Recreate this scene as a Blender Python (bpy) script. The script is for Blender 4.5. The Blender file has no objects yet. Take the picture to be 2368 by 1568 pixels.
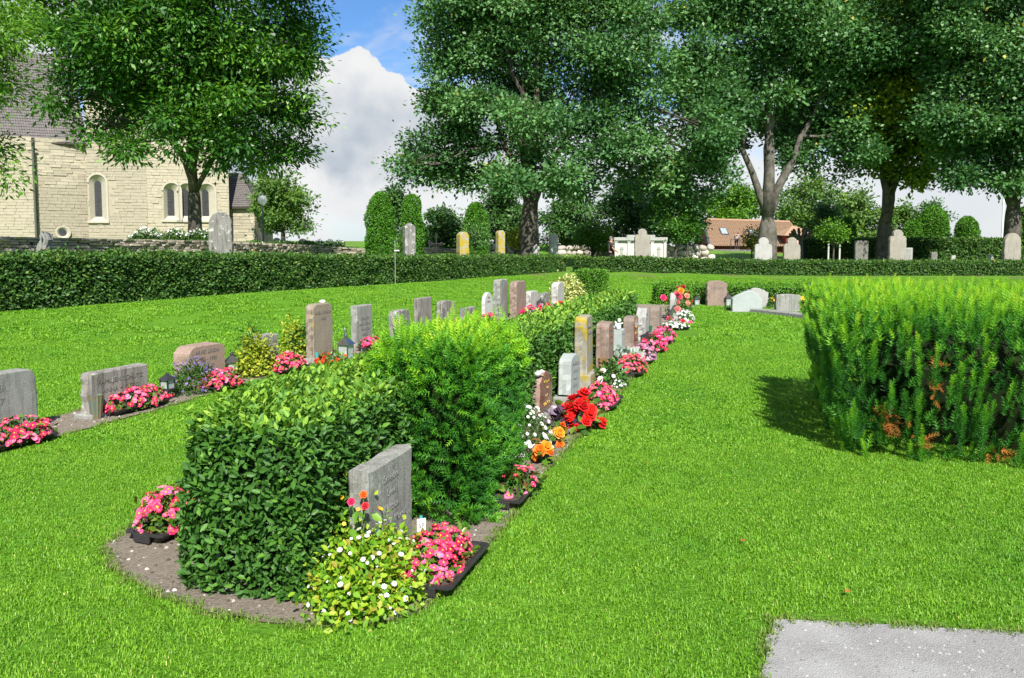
import bpy, bmesh, math, random
import numpy as np
from mathutils import Vector, Matrix, noise as mnoise
R = math.radians
rng = np.random.default_rng(7)
random.seed(7)
sc = bpy.context.scene
COL = sc.collection

# ---------------------------------------------------------------- camera
FPX = 1850.0                     # focal length in pixels of a 2368 wide picture
PITCH = R(4.0)
CAMH = 1.6
CX, CY = 1184.0, 559.0 + FPX * math.tan(PITCH)
cam_d = bpy.data.cameras.new('camera'); cam = bpy.data.objects.new('camera', cam_d); COL.objects.link(cam)
cam_d.sensor_width = 36; cam_d.sensor_fit = 'HORIZONTAL'; cam_d.lens = 36 * FPX / 2368
cam_d.shift_y = (CY - 784.0) / 2368
cam_d.clip_start = .05; cam_d.clip_end = 3000
cam.location = (0, 0, CAMH); cam.rotation_euler = (R(90) - PITCH, 0, 0)
sc.camera = cam

# ---------------------------------------------------------------- sky, sun, exposure
SUN_EL = R(44); SUN_AZ = R(172)                      # clockwise from +Y: behind the camera, a little to the right
to_sun = Vector((math.sin(SUN_AZ) * math.cos(SUN_EL), math.cos(SUN_AZ) * math.cos(SUN_EL), math.sin(SUN_EL)))
sun_d = bpy.data.lights.new('sun', 'SUN'); sun = bpy.data.objects.new('sun', sun_d); COL.objects.link(sun)
sun_d.energy = 5.0; sun_d.angle = R(.53); sun_d.color = (1, .955, .88)
sun.rotation_euler = (-to_sun).to_track_quat('-Z', 'Y').to_euler()
sc.view_settings.view_transform = 'Standard'; sc.view_settings.look = 'None'
sc.view_settings.exposure = .8; sc.view_settings.gamma = 1
sc.cycles.max_bounces = 6; sc.cycles.diffuse_bounces = 3; sc.cycles.glossy_bounces = 2
sc.cycles.transmission_bounces = 4; sc.cycles.transparent_max_bounces = 8
sc.cycles.sample_clamp_indirect = 6

def pix_dir(X, Y):
    sx = (X - CX) / FPX; sy = -(Y - CY) / FPX
    c, s = math.cos(PITCH), math.sin(PITCH)
    return np.array([sx, c + sy * s, -s + sy * c])
def at(X, Y, d):                                     # the point that shows at pixel X, Y and lies d metres ahead
    v = pix_dir(X, Y); return Vector(v * (d / v[1])) + Vector((0, 0, CAMH))

def build_world():
    w = bpy.data.worlds.new('World'); sc.world = w; w.use_nodes = True
    nt = w.node_tree; N = nt.nodes; L = nt.links; N.clear()
    out = N.new('ShaderNodeOutputWorld'); bg = N.new('ShaderNodeBackground'); L.new(bg.outputs[0], out.inputs[0])
    sky = N.new('ShaderNodeTexSky'); sky.sky_type = 'NISHITA'; sky.sun_disc = False
    sky.sun_elevation = SUN_EL; sky.sun_rotation = SUN_AZ
    sky.air_density = 1.0; sky.dust_density = .3; sky.ozone_density = 2.2
    def M(op, a, b=None, c=None, clamp=False):
        n = N.new('ShaderNodeMath'); n.operation = op; n.use_clamp = clamp
        for i, v in enumerate((a, b, c)):
            if v is None: continue
            if isinstance(v, (int, float)): n.inputs[i].default_value = v
            else: L.new(v, n.inputs[i])
        return n.outputs[0]
    def ss(v, lo, hi):
        n = N.new('ShaderNodeMapRange'); n.interpolation_type = 'SMOOTHSTEP'; L.new(v, n.inputs['Value'])
        n.inputs['From Min'].default_value = lo; n.inputs['From Max'].default_value = hi
        return n.outputs['Result']
    tc = N.new('ShaderNodeTexCoord'); D = tc.outputs['Generated']
    sep = N.new('ShaderNodeSeparateXYZ'); L.new(D, sep.inputs[0])
    def noise(scale, detail, rough, zs=1.0, off=(0, 0, 0), dist=0.):
        mp = N.new('ShaderNodeMapping'); mp.inputs['Scale'].default_value = (1, 1, zs); mp.inputs['Location'].default_value = off
        L.new(D, mp.inputs[0])
        n = N.new('ShaderNodeTexNoise'); n.inputs['Scale'].default_value = scale; n.inputs['Detail'].default_value = detail
        n.inputs['Roughness'].default_value = rough; n.inputs['Distortion'].default_value = dist; L.new(mp.outputs[0], n.inputs['Vector'])
        return n.outputs['Fac']
    # cumulus heads: rounded lobes with billowed edges, round the whole horizon
    def lobe(x, y, r):
        v = Vector(pix_dir(x, y)).normalized()
        n = N.new('ShaderNodeVectorMath'); n.operation = 'DISTANCE'; L.new(D, n.inputs[0]); n.inputs[1].default_value = v
        return M('SUBTRACT', 1.0, M('DIVIDE', n.outputs['Value'], r / FPX))
    billow = noise(9, 6, .55, 1.0); fine = noise(26, 5, .55)
    ls = [lobe(*a) for a in ((800, 205, 92), (725, 235, 115), (640, 240, 130), (850, 310, 125), (760, 340, 175), (980, 300, 80), (960, 370, 125), (600, 360, 170), (1110, 330, 120), (880, 250, 75))]
    m = ls[0]
    for l in ls[1:]: m = M('SMOOTH_MAX', m, l, .12)
    cum = M('ADD', m, M('MULTIPLY', M('SUBTRACT', billow, .5), 1.0))
    cum = M('ADD', cum, M('MULTIPLY', M('SUBTRACT', fine, .5), .55))
    gen = noise(3.2, 8, .56, 2.4, (3.1, .7, 1.9))                  # broken cloud over the rest of the sky
    low = ss(sep.outputs['Z'], .34, .02)
    genv = M('ADD', gen, M('MULTIPLY', low, .27))
    mask_g = M('MULTIPLY', ss(genv, .50, .66), .92)
    wisp = M('MULTIPLY', ss(noise(5, 7, .62, 3.2, (8, 2, 5), .6), .46, .78), .62)
    mask_c = ss(cum, .0, .07)
    mask = M('MAXIMUM', M('MAXIMUM', mask_g, mask_c), wisp, clamp=True)
    # cloud tone: bright heads, grey undersides
    body = ss(noise(5, 5, .5, 1.8, (1, 4, 2)), .30, .66)
    depth = ss(cum, .25, .95)
    hgt = ss(sep.outputs['Z'], .07, .21)
    shade = M('MULTIPLY', depth, M('SUBTRACT', 1.12, M('MULTIPLY', hgt, .95)))
    shade = M('ADD', M('MULTIPLY', shade, .75), M('MULTIPLY', body, .26), clamp=True)
    puff = M('MULTIPLY', ss(cum, .05, .45), M('SUBTRACT', .52, noise(17, 4, .5)))
    shade = M('ADD', shade, M('MULTIPLY', puff, 1.5), clamp=True)
    rampn = N.new('ShaderNodeValToRGB'); L.new(shade, rampn.inputs[0])
    e = rampn.color_ramp.elements
    e[0].position = 0; e[0].color = (7.0, 7.0, 7.0, 1); e[1].position = 1; e[1].color = (3.3, 3.9, 4.6, 1)
    tint = N.new('ShaderNodeMix'); tint.data_type = 'RGBA'; tint.blend_type = 'MULTIPLY'; tint.inputs[0].default_value = 1
    L.new(sky.outputs[0], tint.inputs[6]); tint.inputs[7].default_value = (.60, .88, 1.18, 1)
    mix = N.new('ShaderNodeMix'); mix.data_type = 'RGBA'; L.new(mask, mix.inputs[0])
    L.new(tint.outputs[2], mix.inputs[6]); L.new(rampn.outputs[0], mix.inputs[7])
    L.new(mix.outputs[2], bg.inputs[0]); bg.inputs[1].default_value = .075
build_world()

# ---------------------------------------------------------------- terrain height
HA = np.array([-9.6, 15.0]); HC = np.array([2.6, 38.0]); HD = (HC - HA) / np.linalg.norm(HC - HA); HN = np.array([HD[1], -HD[0]])
def sstep(a, b, x):
    t = np.clip((np.asarray(x, float) - a) / (b - a), 0, 1); return t * t * (3 - 2 * t)
def zt(x, y):
    x = np.asarray(x, float); y = np.asarray(y, float)
    s = (x - HA[0]) * HN[0] + (y - HA[1]) * HN[1]; t = (x - HA[0]) * HD[0] + (y - HA[1]) * HD[1]
    b = sstep(5.6, .2, s) * (.29 - .09 * sstep(4, 16, t))
    lump = .055 * np.sin(x * 1.7 + y * .8) * np.sin(y * 1.1 - x * .4) * sstep(6.5, 4.5, s) * sstep(0, 1.5, s)
    back = (.20 - .13 * sstep(3, 14, x)) * sstep(21, 34.5, y)
    return np.maximum(b, back) + lump - .0
def gnd(X, Y):                                       # the point of the ground that shows at pixel X, Y
    v = pix_dir(X, Y); z = 0.
    for _ in range(12):
        k = (z - CAMH) / v[2]; p = v * k; z = float(zt(p[0], p[1]))
    return Vector((p[0], p[1], z))
def proj(p):
    c, s = math.cos(PITCH), math.sin(PITCH); z = p[2] - CAMH
    zc = p[1] * c - z * s; yc = p[1] * s + z * c
    return CX + FPX * p[0] / zc, CY - FPX * yc / zc

# ---------------------------------------------------------------- mesh helpers
def tag(o, label=None, cat=None, group=None, kind=None):
    if label: o['label'] = label
    if cat: o['category'] = cat
    if group: o['group'] = group
    if kind: o['kind'] = kind
    return o
def thing(name, label, cat, loc=(0, 0, 0), rz=0., group=None):
    o = bpy.data.objects.new(name, None); COL.objects.link(o); o.empty_display_size = .1
    o.location = loc; o.rotation_euler = (0, 0, rz)
    return tag(o, label, cat, group, 'thing' if label else None)
def np_mesh(name, V, faces_flat, sizes, rnd=None, smooth=False):
    me = bpy.data.meshes.new(name)
    V = np.asarray(V, np.float32); fl = np.asarray(faces_flat, np.int32); sizes = np.asarray(sizes, np.int32)
    me.vertices.add(len(V)); me.vertices.foreach_set('co', V.ravel())
    me.loops.add(len(fl)); me.loops.foreach_set('vertex_index', fl)
    me.polygons.add(len(sizes)); st = np.zeros(len(sizes), np.int32); st[1:] = np.cumsum(sizes)[:-1]
    me.polygons.foreach_set('loop_start', st)
    try: me.polygons.foreach_set('loop_total', sizes)
    except Exception: pass
    if rnd is not None:
        a = me.attributes.new('rnd', 'FLOAT', 'POINT'); a.data.foreach_set('value', np.asarray(rnd, np.float32))
    if smooth: me.polygons.foreach_set('use_smooth', np.ones(len(sizes), bool))
    me.update(calc_edges=True); me.validate()
    return me
def link(name, me, mat, parent=None, kind=None, loc=None):
    o = bpy.data.objects.new(name, me); COL.objects.link(o)
    if mat is not None and me is not None and not me.materials: me.materials.append(mat)
    if parent is not None: o.parent = parent
    if kind: o['kind'] = kind
    if loc is not None: o.location = loc
    return o
class MB:
    def __init__(s): s.v = []; s.f = []; s.sm = False
    def add(s, vs, fs):
        n = len(s.v); s.v += [tuple(v) for v in vs]; s.f += [tuple(i + n for i in f) for f in fs]; return s
    def box(s, x0, x1, y0, y1, z0, z1, b=0.):
        if b <= 0:
            return s.add([(x0,y0,z0),(x1,y0,z0),(x1,y1,z0),(x0,y1,z0),(x0,y0,z1),(x1,y0,z1),(x1,y1,z1),(x0,y1,z1)],
                [(3,2,1,0),(4,5,6,7),(0,1,5,4),(1,2,6,5),(2,3,7,6),(3,0,4,7)])
        bm = bmesh.new(); bmesh.ops.create_cube(bm, size=1)
        for v in bm.verts: v.co = Vector((x0 + (v.co.x + .5) * (x1 - x0), y0 + (v.co.y + .5) * (y1 - y0), z0 + (v.co.z + .5) * (z1 - z0)))
        bmesh.ops.bevel(bm, geom=bm.edges[:], offset=b, segments=2, affect='EDGES', profile=.5)
        bm.verts.index_update(); s.add([v.co[:] for v in bm.verts], [[v.index for v in f.verts] for f in bm.faces]); bm.free(); return s
    def prism(s, pts, y0, y1):                       # outline in x,z extruded along y
        n = len(pts); vs = [(x, y0, z) for x, z in pts] + [(x, y1, z) for x, z in pts]
        return s.add(vs, [tuple(range(n)), tuple(range(2 * n - 1, n - 1, -1))] + [(i, i + n, (i + 1) % n + n, (i + 1) % n) for i in range(n)])
    def tube(s, pts, rad, k=8, cap=True):
        pts = [Vector(p) for p in pts]; n = len(pts); base = len(s.v)
        ref = Vector((.3, .9, .2))
        for i, p in enumerate(pts):
            d = (pts[min(i + 1, n - 1)] - pts[max(i - 1, 0)]).normalized()
            a = d.cross(ref); a = a.normalized() if a.length > 1e-4 else d.orthogonal().normalized(); b = d.cross(a)
            r = rad[i] if hasattr(rad, '__len__') else rad
            for j in range(k):
                t = 2 * math.pi * j / k; s.v.append(tuple(p + (a * math.cos(t) + b * math.sin(t)) * r))
        for i in range(n - 1):
            for j in range(k):
                s.f.append((base + i * k + j, base + i * k + (j + 1) % k, base + (i + 1) * k + (j + 1) % k, base + (i + 1) * k + j))
        if cap: s.f.append(tuple(base + j for j in reversed(range(k)))); s.f.append(tuple(base + (n - 1) * k + j for j in range(k)))
        return s
    def lathe(s, prof, k=16, c=(0, 0, 0), rx=1., ry=1.):  # profile of (radius, height)
        base = len(s.v); n = len(prof)
        for r, z in prof:
            for j in range(k):
                t = 2 * math.pi * j / k; s.v.append((c[0] + r * rx * math.cos(t), c[1] + r * ry * math.sin(t), c[2] + z))
        for i in range(n - 1):
            for j in range(k):
                s.f.append((base + i * k + j, base + i * k + (j + 1) % k, base + (i + 1) * k + (j + 1) % k, base + (i + 1) * k + j))
        s.f.append(tuple(base + j for j in reversed(range(k)))); s.f.append(tuple(base + (n - 1) * k + j for j in range(k)))
        return s
    def mesh(s, name, smooth=False):
        me = bpy.data.meshes.new(name); me.from_pydata(s.v, [], s.f); me.update()
        if smooth: me.polygons.foreach_set('use_smooth', [True] * len(me.polygons))
        return me
    def build(s, name, mat, parent=None, smooth=False, kind=None, loc=None):
        return link(name, s.mesh(name, smooth), mat, parent, kind, loc)
def stamp(name, tv, tf, P, X, Z, S, rnd, mat, parent=None, kind='stuff', wid=1.):
    """copies of a small template (verts tv, faces tf) at P, local x along X, local z near Z, scaled S, as one mesh"""
    tv = np.asarray(tv, float); P = np.asarray(P, float); n = len(P); k = len(tv)
    X = np.asarray(X, float); X = X / np.maximum(np.linalg.norm(X, axis=1, keepdims=True), 1e-6)
    Y = np.cross(np.asarray(Z, float), X); Y /= np.maximum(np.linalg.norm(Y, axis=1, keepdims=True), 1e-6)
    Zz = np.cross(X, Y); S = np.broadcast_to(np.asarray(S, float), (n,)); wid = np.broadcast_to(np.asarray(wid, float), (n,))
    V = (tv[None, :, 0, None] * X[:, None] + tv[None, :, 1, None] * Y[:, None] * wid[:, None, None] + tv[None, :, 2, None] * Zz[:, None]) * S[:, None, None] + P[:, None]
    fl = np.concatenate([np.asarray(f) for f in tf]); sz = np.array([len(f) for f in tf])
    F = (fl[None] + (np.arange(n) * k)[:, None]).ravel()
    me = np_mesh(name, V.reshape(-1, 3), F, np.tile(sz, n), np.repeat(np.asarray(rnd, float), k))
    return link(name, me, mat, parent, kind)
LEAF6 = ([(0,0,0),(1,0,-.10),(.34,.24,.07),(.74,.17,.02),(.34,-.24,.07),(.74,-.17,.02)], [(0,1,3,2),(0,4,5,1)])
LEAF4 = ([(0,0,0),(.5,.27,.06),(1,0,-.06),(.5,-.27,.06)], [(0,3,2,1)])
def unit(n):
    v = rng.normal(size=(n, 3)); return v / np.linalg.norm(v, axis=1, keepdims=True)
def inside(poly, x, y):
    x = np.asarray(x); y = np.asarray(y); r = np.zeros(x.shape, bool); n = len(poly); j = n - 1
    for i in range(n):
        xi, yi = poly[i][:2]; xj, yj = poly[j][:2]
        c = ((yi > y) != (yj > y)) & (x < (xj - xi) * (y - yi) / (yj - yi + 1e-12) + xi); r ^= c; j = i
    return r

# ---------------------------------------------------------------- materials
MATS = {}
def new_mat(name):
    m = bpy.data.materials.new(name); m.use_nodes = True; nt = m.node_tree
    return m, nt, nt.nodes['Principled BSDF']
def n_noise(nt, vec, scale, detail=4, rough=.55, dist=0.):
    n = nt.nodes.new('ShaderNodeTexNoise'); n.inputs['Scale'].default_value = scale; n.inputs['Detail'].default_value = detail
    n.inputs['Roughness'].default_value = rough; n.inputs['Distortion'].default_value = dist
    if vec is not None: nt.links.new(vec, n.inputs['Vector'])
    return n.outputs['Fac']
def n_ramp(nt, fac, stops):
    n = nt.nodes.new('ShaderNodeValToRGB'); nt.links.new(fac, n.inputs[0]); e = n.color_ramp.elements
    while len(e) < len(stops): e.new(.5)
    for k, (p, c) in enumerate(stops):
        e[k].position = p; e[k].color = (*c, 1) if len(c) == 3 else c
    return n.outputs[0]
def n_mix(nt, fac, a, b, mode='MIX'):
    n = nt.nodes.new('ShaderNodeMix'); n.data_type = 'RGBA'; n.blend_type = mode
    for i, v in ((0, fac), (6, a), (7, b)):
        if isinstance(v, (int, float)): n.inputs[i].default_value = v
        elif isinstance(v, tuple): n.inputs[i].default_value = (*v, 1)
        else: nt.links.new(v, n.inputs[i])
    return n.outputs[2]
def n_bump(nt, h, strength, dist, bsdf):
    n = nt.nodes.new('ShaderNodeBump'); n.inputs['Strength'].default_value = strength; n.inputs['Distance'].default_value = dist
    nt.links.new(h, n.inputs['Height']); nt.links.new(n.outputs[0], bsdf.inputs['Normal'])
def n_obj(nt):
    return nt.nodes.new('ShaderNodeTexCoord').outputs['Object']
def n_math(nt, op, a, b):
    n = nt.nodes.new('ShaderNodeMath'); n.operation = op
    for i, v in enumerate((a, b)):
        if isinstance(v, (int, float)): n.inputs[i].default_value = v
        else: nt.links.new(v, n.inputs[i])
    return n.outputs[0]
def plain(name, c1, c2=None, scale=8, rough=.6, bump=0., bscale=40, metal=0., spec=.5, bdist=.004):
    m, nt, b = new_mat(name); c2 = c2 or tuple(x * .75 for x in c1); o = n_obj(nt)
    f = n_noise(nt, o, scale, 5); nt.links.new(n_ramp(nt, f, [(.3, c1), (.7, c2)]), b.inputs['Base Color'])
    b.inputs['Roughness'].default_value = rough; b.inputs['Metallic'].default_value = metal; b.inputs['Specular IOR Level'].default_value = spec
    if bump: n_bump(nt, n_noise(nt, o, bscale, 4), bump, bdist, b)
    MATS[name] = m; return m
def varied(name, stops, rough=.5, transl=.25, spec=.5, tcol=None):
    """leaf or petal: colour by the stored random value of each leaf (plus the object's own), some light passing through"""
    m, nt, b = new_mat(name); a = nt.nodes.new('ShaderNodeAttribute'); a.attribute_name = 'rnd'
    oi = nt.nodes.new('ShaderNodeObjectInfo')
    f = n_math(nt, 'FRACT', n_math(nt, 'ADD', a.outputs['Fac'], oi.outputs['Random']), 0) if False else a.outputs['Fac']
    col = n_ramp(nt, f, stops); nt.links.new(col, b.inputs['Base Color'])
    b.inputs['Roughness'].default_value = rough; b.inputs['Specular IOR Level'].default_value = spec
    if transl:
        t = nt.nodes.new('ShaderNodeBsdfTranslucent'); mx = nt.nodes.new('ShaderNodeMixShader'); mx.inputs[0].default_value = transl
        tc = n_mix(nt, 1.0, col, tcol or (1.5, 1.35, .5), 'MULTIPLY'); nt.links.new(tc, t.inputs[0])
        nt.links.new(b.outputs[0], mx.inputs[1]); nt.links.new(t.outputs[0], mx.inputs[2])
        nt.links.new(mx.outputs[0], nt.nodes['Material Output'].inputs[0])
    MATS[name] = m; return m
def per_object(name, stops, rough=.5, transl=.2, spec=.4):
    """colour by the object's own random value: single blossoms, blocks, stones"""
    m, nt, b = new_mat(name); oi = nt.nodes.new('ShaderNodeObjectInfo')
    col = n_ramp(nt, oi.outputs['Random'], stops); nt.links.new(col, b.inputs['Base Color'])
    b.inputs['Roughness'].default_value = rough; b.inputs['Specular IOR Level'].default_value = spec
    if transl:
        t = nt.nodes.new('ShaderNodeBsdfTranslucent'); mx = nt.nodes.new('ShaderNodeMixShader'); mx.inputs[0].default_value = transl
        nt.links.new(col, t.inputs[0]); nt.links.new(b.outputs[0], mx.inputs[1]); nt.links.new(t.outputs[0], mx.inputs[2])
        nt.links.new(mx.outputs[0], nt.nodes['Material Output'].inputs[0])
    MATS[name] = m; return m
def rock(name, base, dark, lichen=None, amt=.5, speck=.25, rough=.85, bump=.5, streak=0., gloss=False, objvar=0.):
    m, nt, b = new_mat(name); o = n_obj(nt)
    big = n_noise(nt, o, 4.2, 6, .6); fine = n_noise(nt, o, 120, 2, .6); mid = n_noise(nt, o, 22, 5, .6)
    col = n_ramp(nt, big, [(.32, base), (.72, dark)])
    col = n_mix(nt, speck, col, n_ramp(nt, fine, [(.36, tuple(x * .35 for x in base)), (.5, base), (.66, tuple(min(1, x * 1.6) for x in base))]))
    if streak:
        mp = nt.nodes.new('ShaderNodeMapping'); mp.inputs['Scale'].default_value = (9, 9, .9); nt.links.new(o, mp.inputs[0])
        s = n_noise(nt, mp.outputs[0], 2.2, 5, .6)
        col = n_mix(nt, n_math(nt, 'MULTIPLY', n_ramp(nt, s, [(.5, (0, 0, 0)), (.64, (1, 1, 1))]), streak), col, tuple(x * .38 for x in dark))
    if lichen:
        lm = n_ramp(nt, n_noise(nt, o, 7, 8, .66), [(amt, (0, 0, 0)), (amt + .07, (1, 1, 1))])
        col = n_mix(nt, lm, col, lichen)
    if objvar:
        oi = nt.nodes.new('ShaderNodeObjectInfo')
        col = n_mix(nt, 1.0, col, n_ramp(nt, oi.outputs['Random'], [(0, (1 - objvar,) * 3), (1, (1 + objvar,) * 3)]), 'MULTIPLY')
    nt.links.new(col, b.inputs['Base Color']); b.inputs['Roughness'].default_value = .12 if gloss else rough
    b.inputs['Specular IOR Level'].default_value = .5 if gloss else .25
    if bump: n_bump(nt, n_math(nt, 'ADD', mid, n_math(nt, 'MULTIPLY', fine, .5)), bump, .006, b)
    MATS[name] = m; return m
# ---------------------------------------------------------------- materials in use
def turf_tone(m):
    nt = m.node_tree; g = nt.nodes.new('ShaderNodeNewGeometry'); b = nt.nodes['Principled BSDF']; src = b.inputs['Base Color'].links[0].from_socket
    a = n_noise(nt, g.outputs['Position'], .9, 5, .62); c = n_noise(nt, g.outputs['Position'], 5.5, 4, .6)
    t = n_mix(nt, 1.0, n_ramp(nt, a, [(.30, (.70, .84, .85)), (.5, (1, 1, 1)), (.70, (1.16, 1.08, 1.1))]), n_ramp(nt, c, [(.30, (.80, .88, .85)), (.55, (1.0, 1.0, 1.0)), (.72, (1.2, 1.1, 1.25))]), 'MULTIPLY')
    o = n_mix(nt, 1.0, src, t, 'MULTIPLY')
    for l in list(src.links):
        if l.to_node.bl_idname != 'ShaderNodeMix' or l.to_node == o.node: pass
    nt.links.new(o, b.inputs['Base Color'])
    for n in nt.nodes:
        if n.bl_idname == 'ShaderNodeBsdfTranslucent': nt.links.new(n_mix(nt, 1.0, o, (1.5, 1.35, .5), 'MULTIPLY'), n.inputs[0])
def lawn_mat():
    m, nt, b = new_mat('lawn'); o = n_obj(nt)
    a = n_noise(nt, o, .55, 6, .6); f = n_noise(nt, o, 30, 5, .7); g = n_noise(nt, o, 4.0, 6, .65)
    c = n_ramp(nt, a, [(.33, (0.078, 0.203, 0.012)), (.52, (0.112, 0.277, 0.015)), (.70, (0.173, 0.338, 0.030))])
    c = n_mix(nt, .55, c, n_ramp(nt, f, [(.30, (0.045, 0.128, 0.007)), (.5, (0.112, 0.285, 0.017)), (.72, (0.225, 0.405, 0.045))]))
    c = n_mix(nt, n_ramp(nt, g, [(.60, (0, 0, 0)), (.78, (0.450, 0.450, 0.450))]), c, (0.210, 0.255, 0.060))
    # worn, earthy patches on the bank below the far hedge
    sp = nt.nodes.new('ShaderNodeSeparateXYZ'); nt.links.new(o, sp.inputs[0])
    mr = nt.nodes.new('ShaderNodeMapRange'); mr.interpolation_type = 'SMOOTHSTEP'; nt.links.new(sp.outputs['Y'], mr.inputs[0]); mr.inputs[1].default_value = 24; mr.inputs[2].default_value = 32
    worn = n_math(nt, 'MULTIPLY', n_ramp(nt, n_noise(nt, o, .45, 7, .7), [(.50, (0, 0, 0)), (.60, (1, 1, 1))]), mr.outputs[0])
    c = n_mix(nt, n_math(nt, 'MULTIPLY', worn, .8), c, (0.160, 0.125, 0.075))
    nt.links.new(c, b.inputs['Base Color']); b.inputs['Roughness'].default_value = .8; b.inputs['Specular IOR Level'].default_value = .12
    n_bump(nt, n_math(nt, 'ADD', f, n_noise(nt, o, 9, 4, .7)), .9, .05, b)
    MATS['lawn'] = m
lawn_mat()
varied('grass_blade', [(0, (0.100, 0.238, 0.011)), (.5, (0.169, 0.378, 0.019)), (.85, (0.297, 0.528, 0.044)), (1, (0.596, 0.581, 0.175))], .5, .3, .35)
turf_tone(MATS['grass_blade'])
varied('privet_leaf', [(0, (0.034, 0.102, 0.018)), (.45, (0.063, 0.175, 0.025)), (.72, (0.126, 0.289, 0.032)), (1, (0.315, 0.490, 0.052))], .48, .28, .32)
varied('hedge_leaf', [(0, (0.027, 0.078, 0.017)), (.45, (0.059, 0.145, 0.027)), (.75, (0.127, 0.246, 0.037)), (.965, (0.254, 0.357, 0.068)), (1, (0.430, 0.204, 0.068))], .5, .25, .3)
varied('box_leaf', [(0, (0.050, 0.150, 0.012)), (.5, (0.099, 0.270, 0.018)), (1, (0.198, 0.420, 0.030))], .45, .25, .4)
varied('yew_needle', [(0, (0.019, 0.090, 0.015)), (.35, (0.035, 0.165, 0.018)), (.62, (0.087, 0.300, 0.018)), (.9, (0.268, 0.540, 0.018)), (.965, (0.410, 0.600, 0.030)), (.985, (0.551, 0.195, 0.030)), (1, (0.709, 0.255, 0.045))], .5, .22, .35)
varied('dead_needle', [(0, (.24, .09, .02)), (1, (.42, .17, .035))], .7, .2, .2)
varied('thuja_leaf', [(0, (0.031, 0.119, 0.011)), (.5, (0.077, 0.238, 0.014)), (1, (0.162, 0.371, 0.025))], .55, .2, .3)
varied('ash_leaf', [(0, (0.020, 0.080, 0.015)), (.4, (0.041, 0.141, 0.015)), (.75, (0.086, 0.233, 0.020)), (1, (0.180, 0.353, 0.039))], .42, .28, .4)
varied('beam_leaf', [(0, (0.033, 0.100, 0.033)), (.4, (0.065, 0.175, 0.050)), (.75, (0.131, 0.281, 0.085)), (.99, (0.206, 0.375, 0.131)), (1, (0.5, 0.45, 0.08))], .45, .26, .35)
varied('maple_leaf', [(0, (0.043, 0.109, 0.016)), (.5, (0.129, 0.244, 0.020)), (1, (0.366, 0.430, 0.036))], .5, .3, .35)
varied('fresh_leaf', [(0, (0.050, 0.147, 0.013)), (.5, (0.106, 0.256, 0.018)), (1, (0.211, 0.384, 0.038))], .5, .3, .35)
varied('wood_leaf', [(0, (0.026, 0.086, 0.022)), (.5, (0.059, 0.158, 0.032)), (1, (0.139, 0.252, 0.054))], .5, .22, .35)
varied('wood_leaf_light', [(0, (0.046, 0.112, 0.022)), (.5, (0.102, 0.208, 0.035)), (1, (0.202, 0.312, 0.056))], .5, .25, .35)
varied('gold_leaf', [(0, (.10, .17, .01)), (.5, (.26, .34, .02)), (1, (.50, .50, .05))], .5, .25, .3)
varied('cream_leaf', [(0, (.16, .26, .03)), (.5, (.42, .46, .12)), (1, (.75, .72, .40))], .5, .2, .3)
varied('feverfew_leaf', [(0, (.09, .24, .012)), (.5, (.19, .37, .018)), (.85, (.36, .48, .03)), (1, (.34, .26, .05))], .5, .3, .3)
varied('herb_leaf', [(0, (.03, .09, .015)), (.5, (.06, .16, .025)), (1, (.14, .24, .06))], .5, .25, .3)
varied('grey_leaf', [(0, (.20, .27, .21)), (1, (.42, .49, .42))], .8, .1, .2)
varied('purple_leaf', [(0, (.045, .020, .040)), (1, (.17, .11, .17))], .4, .1, .5)
varied('begonia_leaf', [(0, (.03, .09, .01)), (.5, (.08, .20, .015)), (.8, (.16, .22, .03)), (1, (.22, .07, .03))], .35, .2, .5)
PETAL = {'pink': [(0, (.50, .012, .06)), (.4, (.74, .03, .13)), (.8, (.84, .10, .26)), (1, (.86, .24, .42))],
         'red': [(0, (.36, .004, .004)), (.6, (.62, .008, .008)), (1, (.74, .02, .015))],
         'orange': [(0, (.72, .10, .01)), (.6, (.84, .19, .01)), (1, (.86, .30, .02))],
         'white': [(0, (.62, .62, .60)), (1, (.82, .82, .80))],
         'mauve': [(0, (.42, .10, .26)), (.6, (.58, .24, .42)), (1, (.70, .42, .56))],
         'palepink': [(0, (.70, .48, .62)), (1, (.84, .74, .80))],
         'yellow': [(0, (.72, .34, .01)), (1, (.86, .58, .03))],
         'lavender': [(0, (.16, .10, .34)), (1, (.34, .24, .55))],
         'rose': [(0, (.50, .02, .03)), (.5, (.70, .08, .12)), (1, (.80, .38, .25))],
         'ember': [(0, (.60, .03, .01)), (1, (.75, .12, .02))]}
for k, s in PETAL.items():
    varied('petals_' + k, s, .5, .2, .3, (1.2, 1, 1)); per_object('petal_' + k, s, .5, .2, .3)
plain('hedge_core', (.010, .022, .006), (.020, .024, .010), 20, .95, spec=.1)  # near-black filling: the shade inside hedges, yews and thujas as a colour
plain('twig', (.10, .075, .05), (.05, .04, .03), 14, .9, .5, 60)
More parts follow.
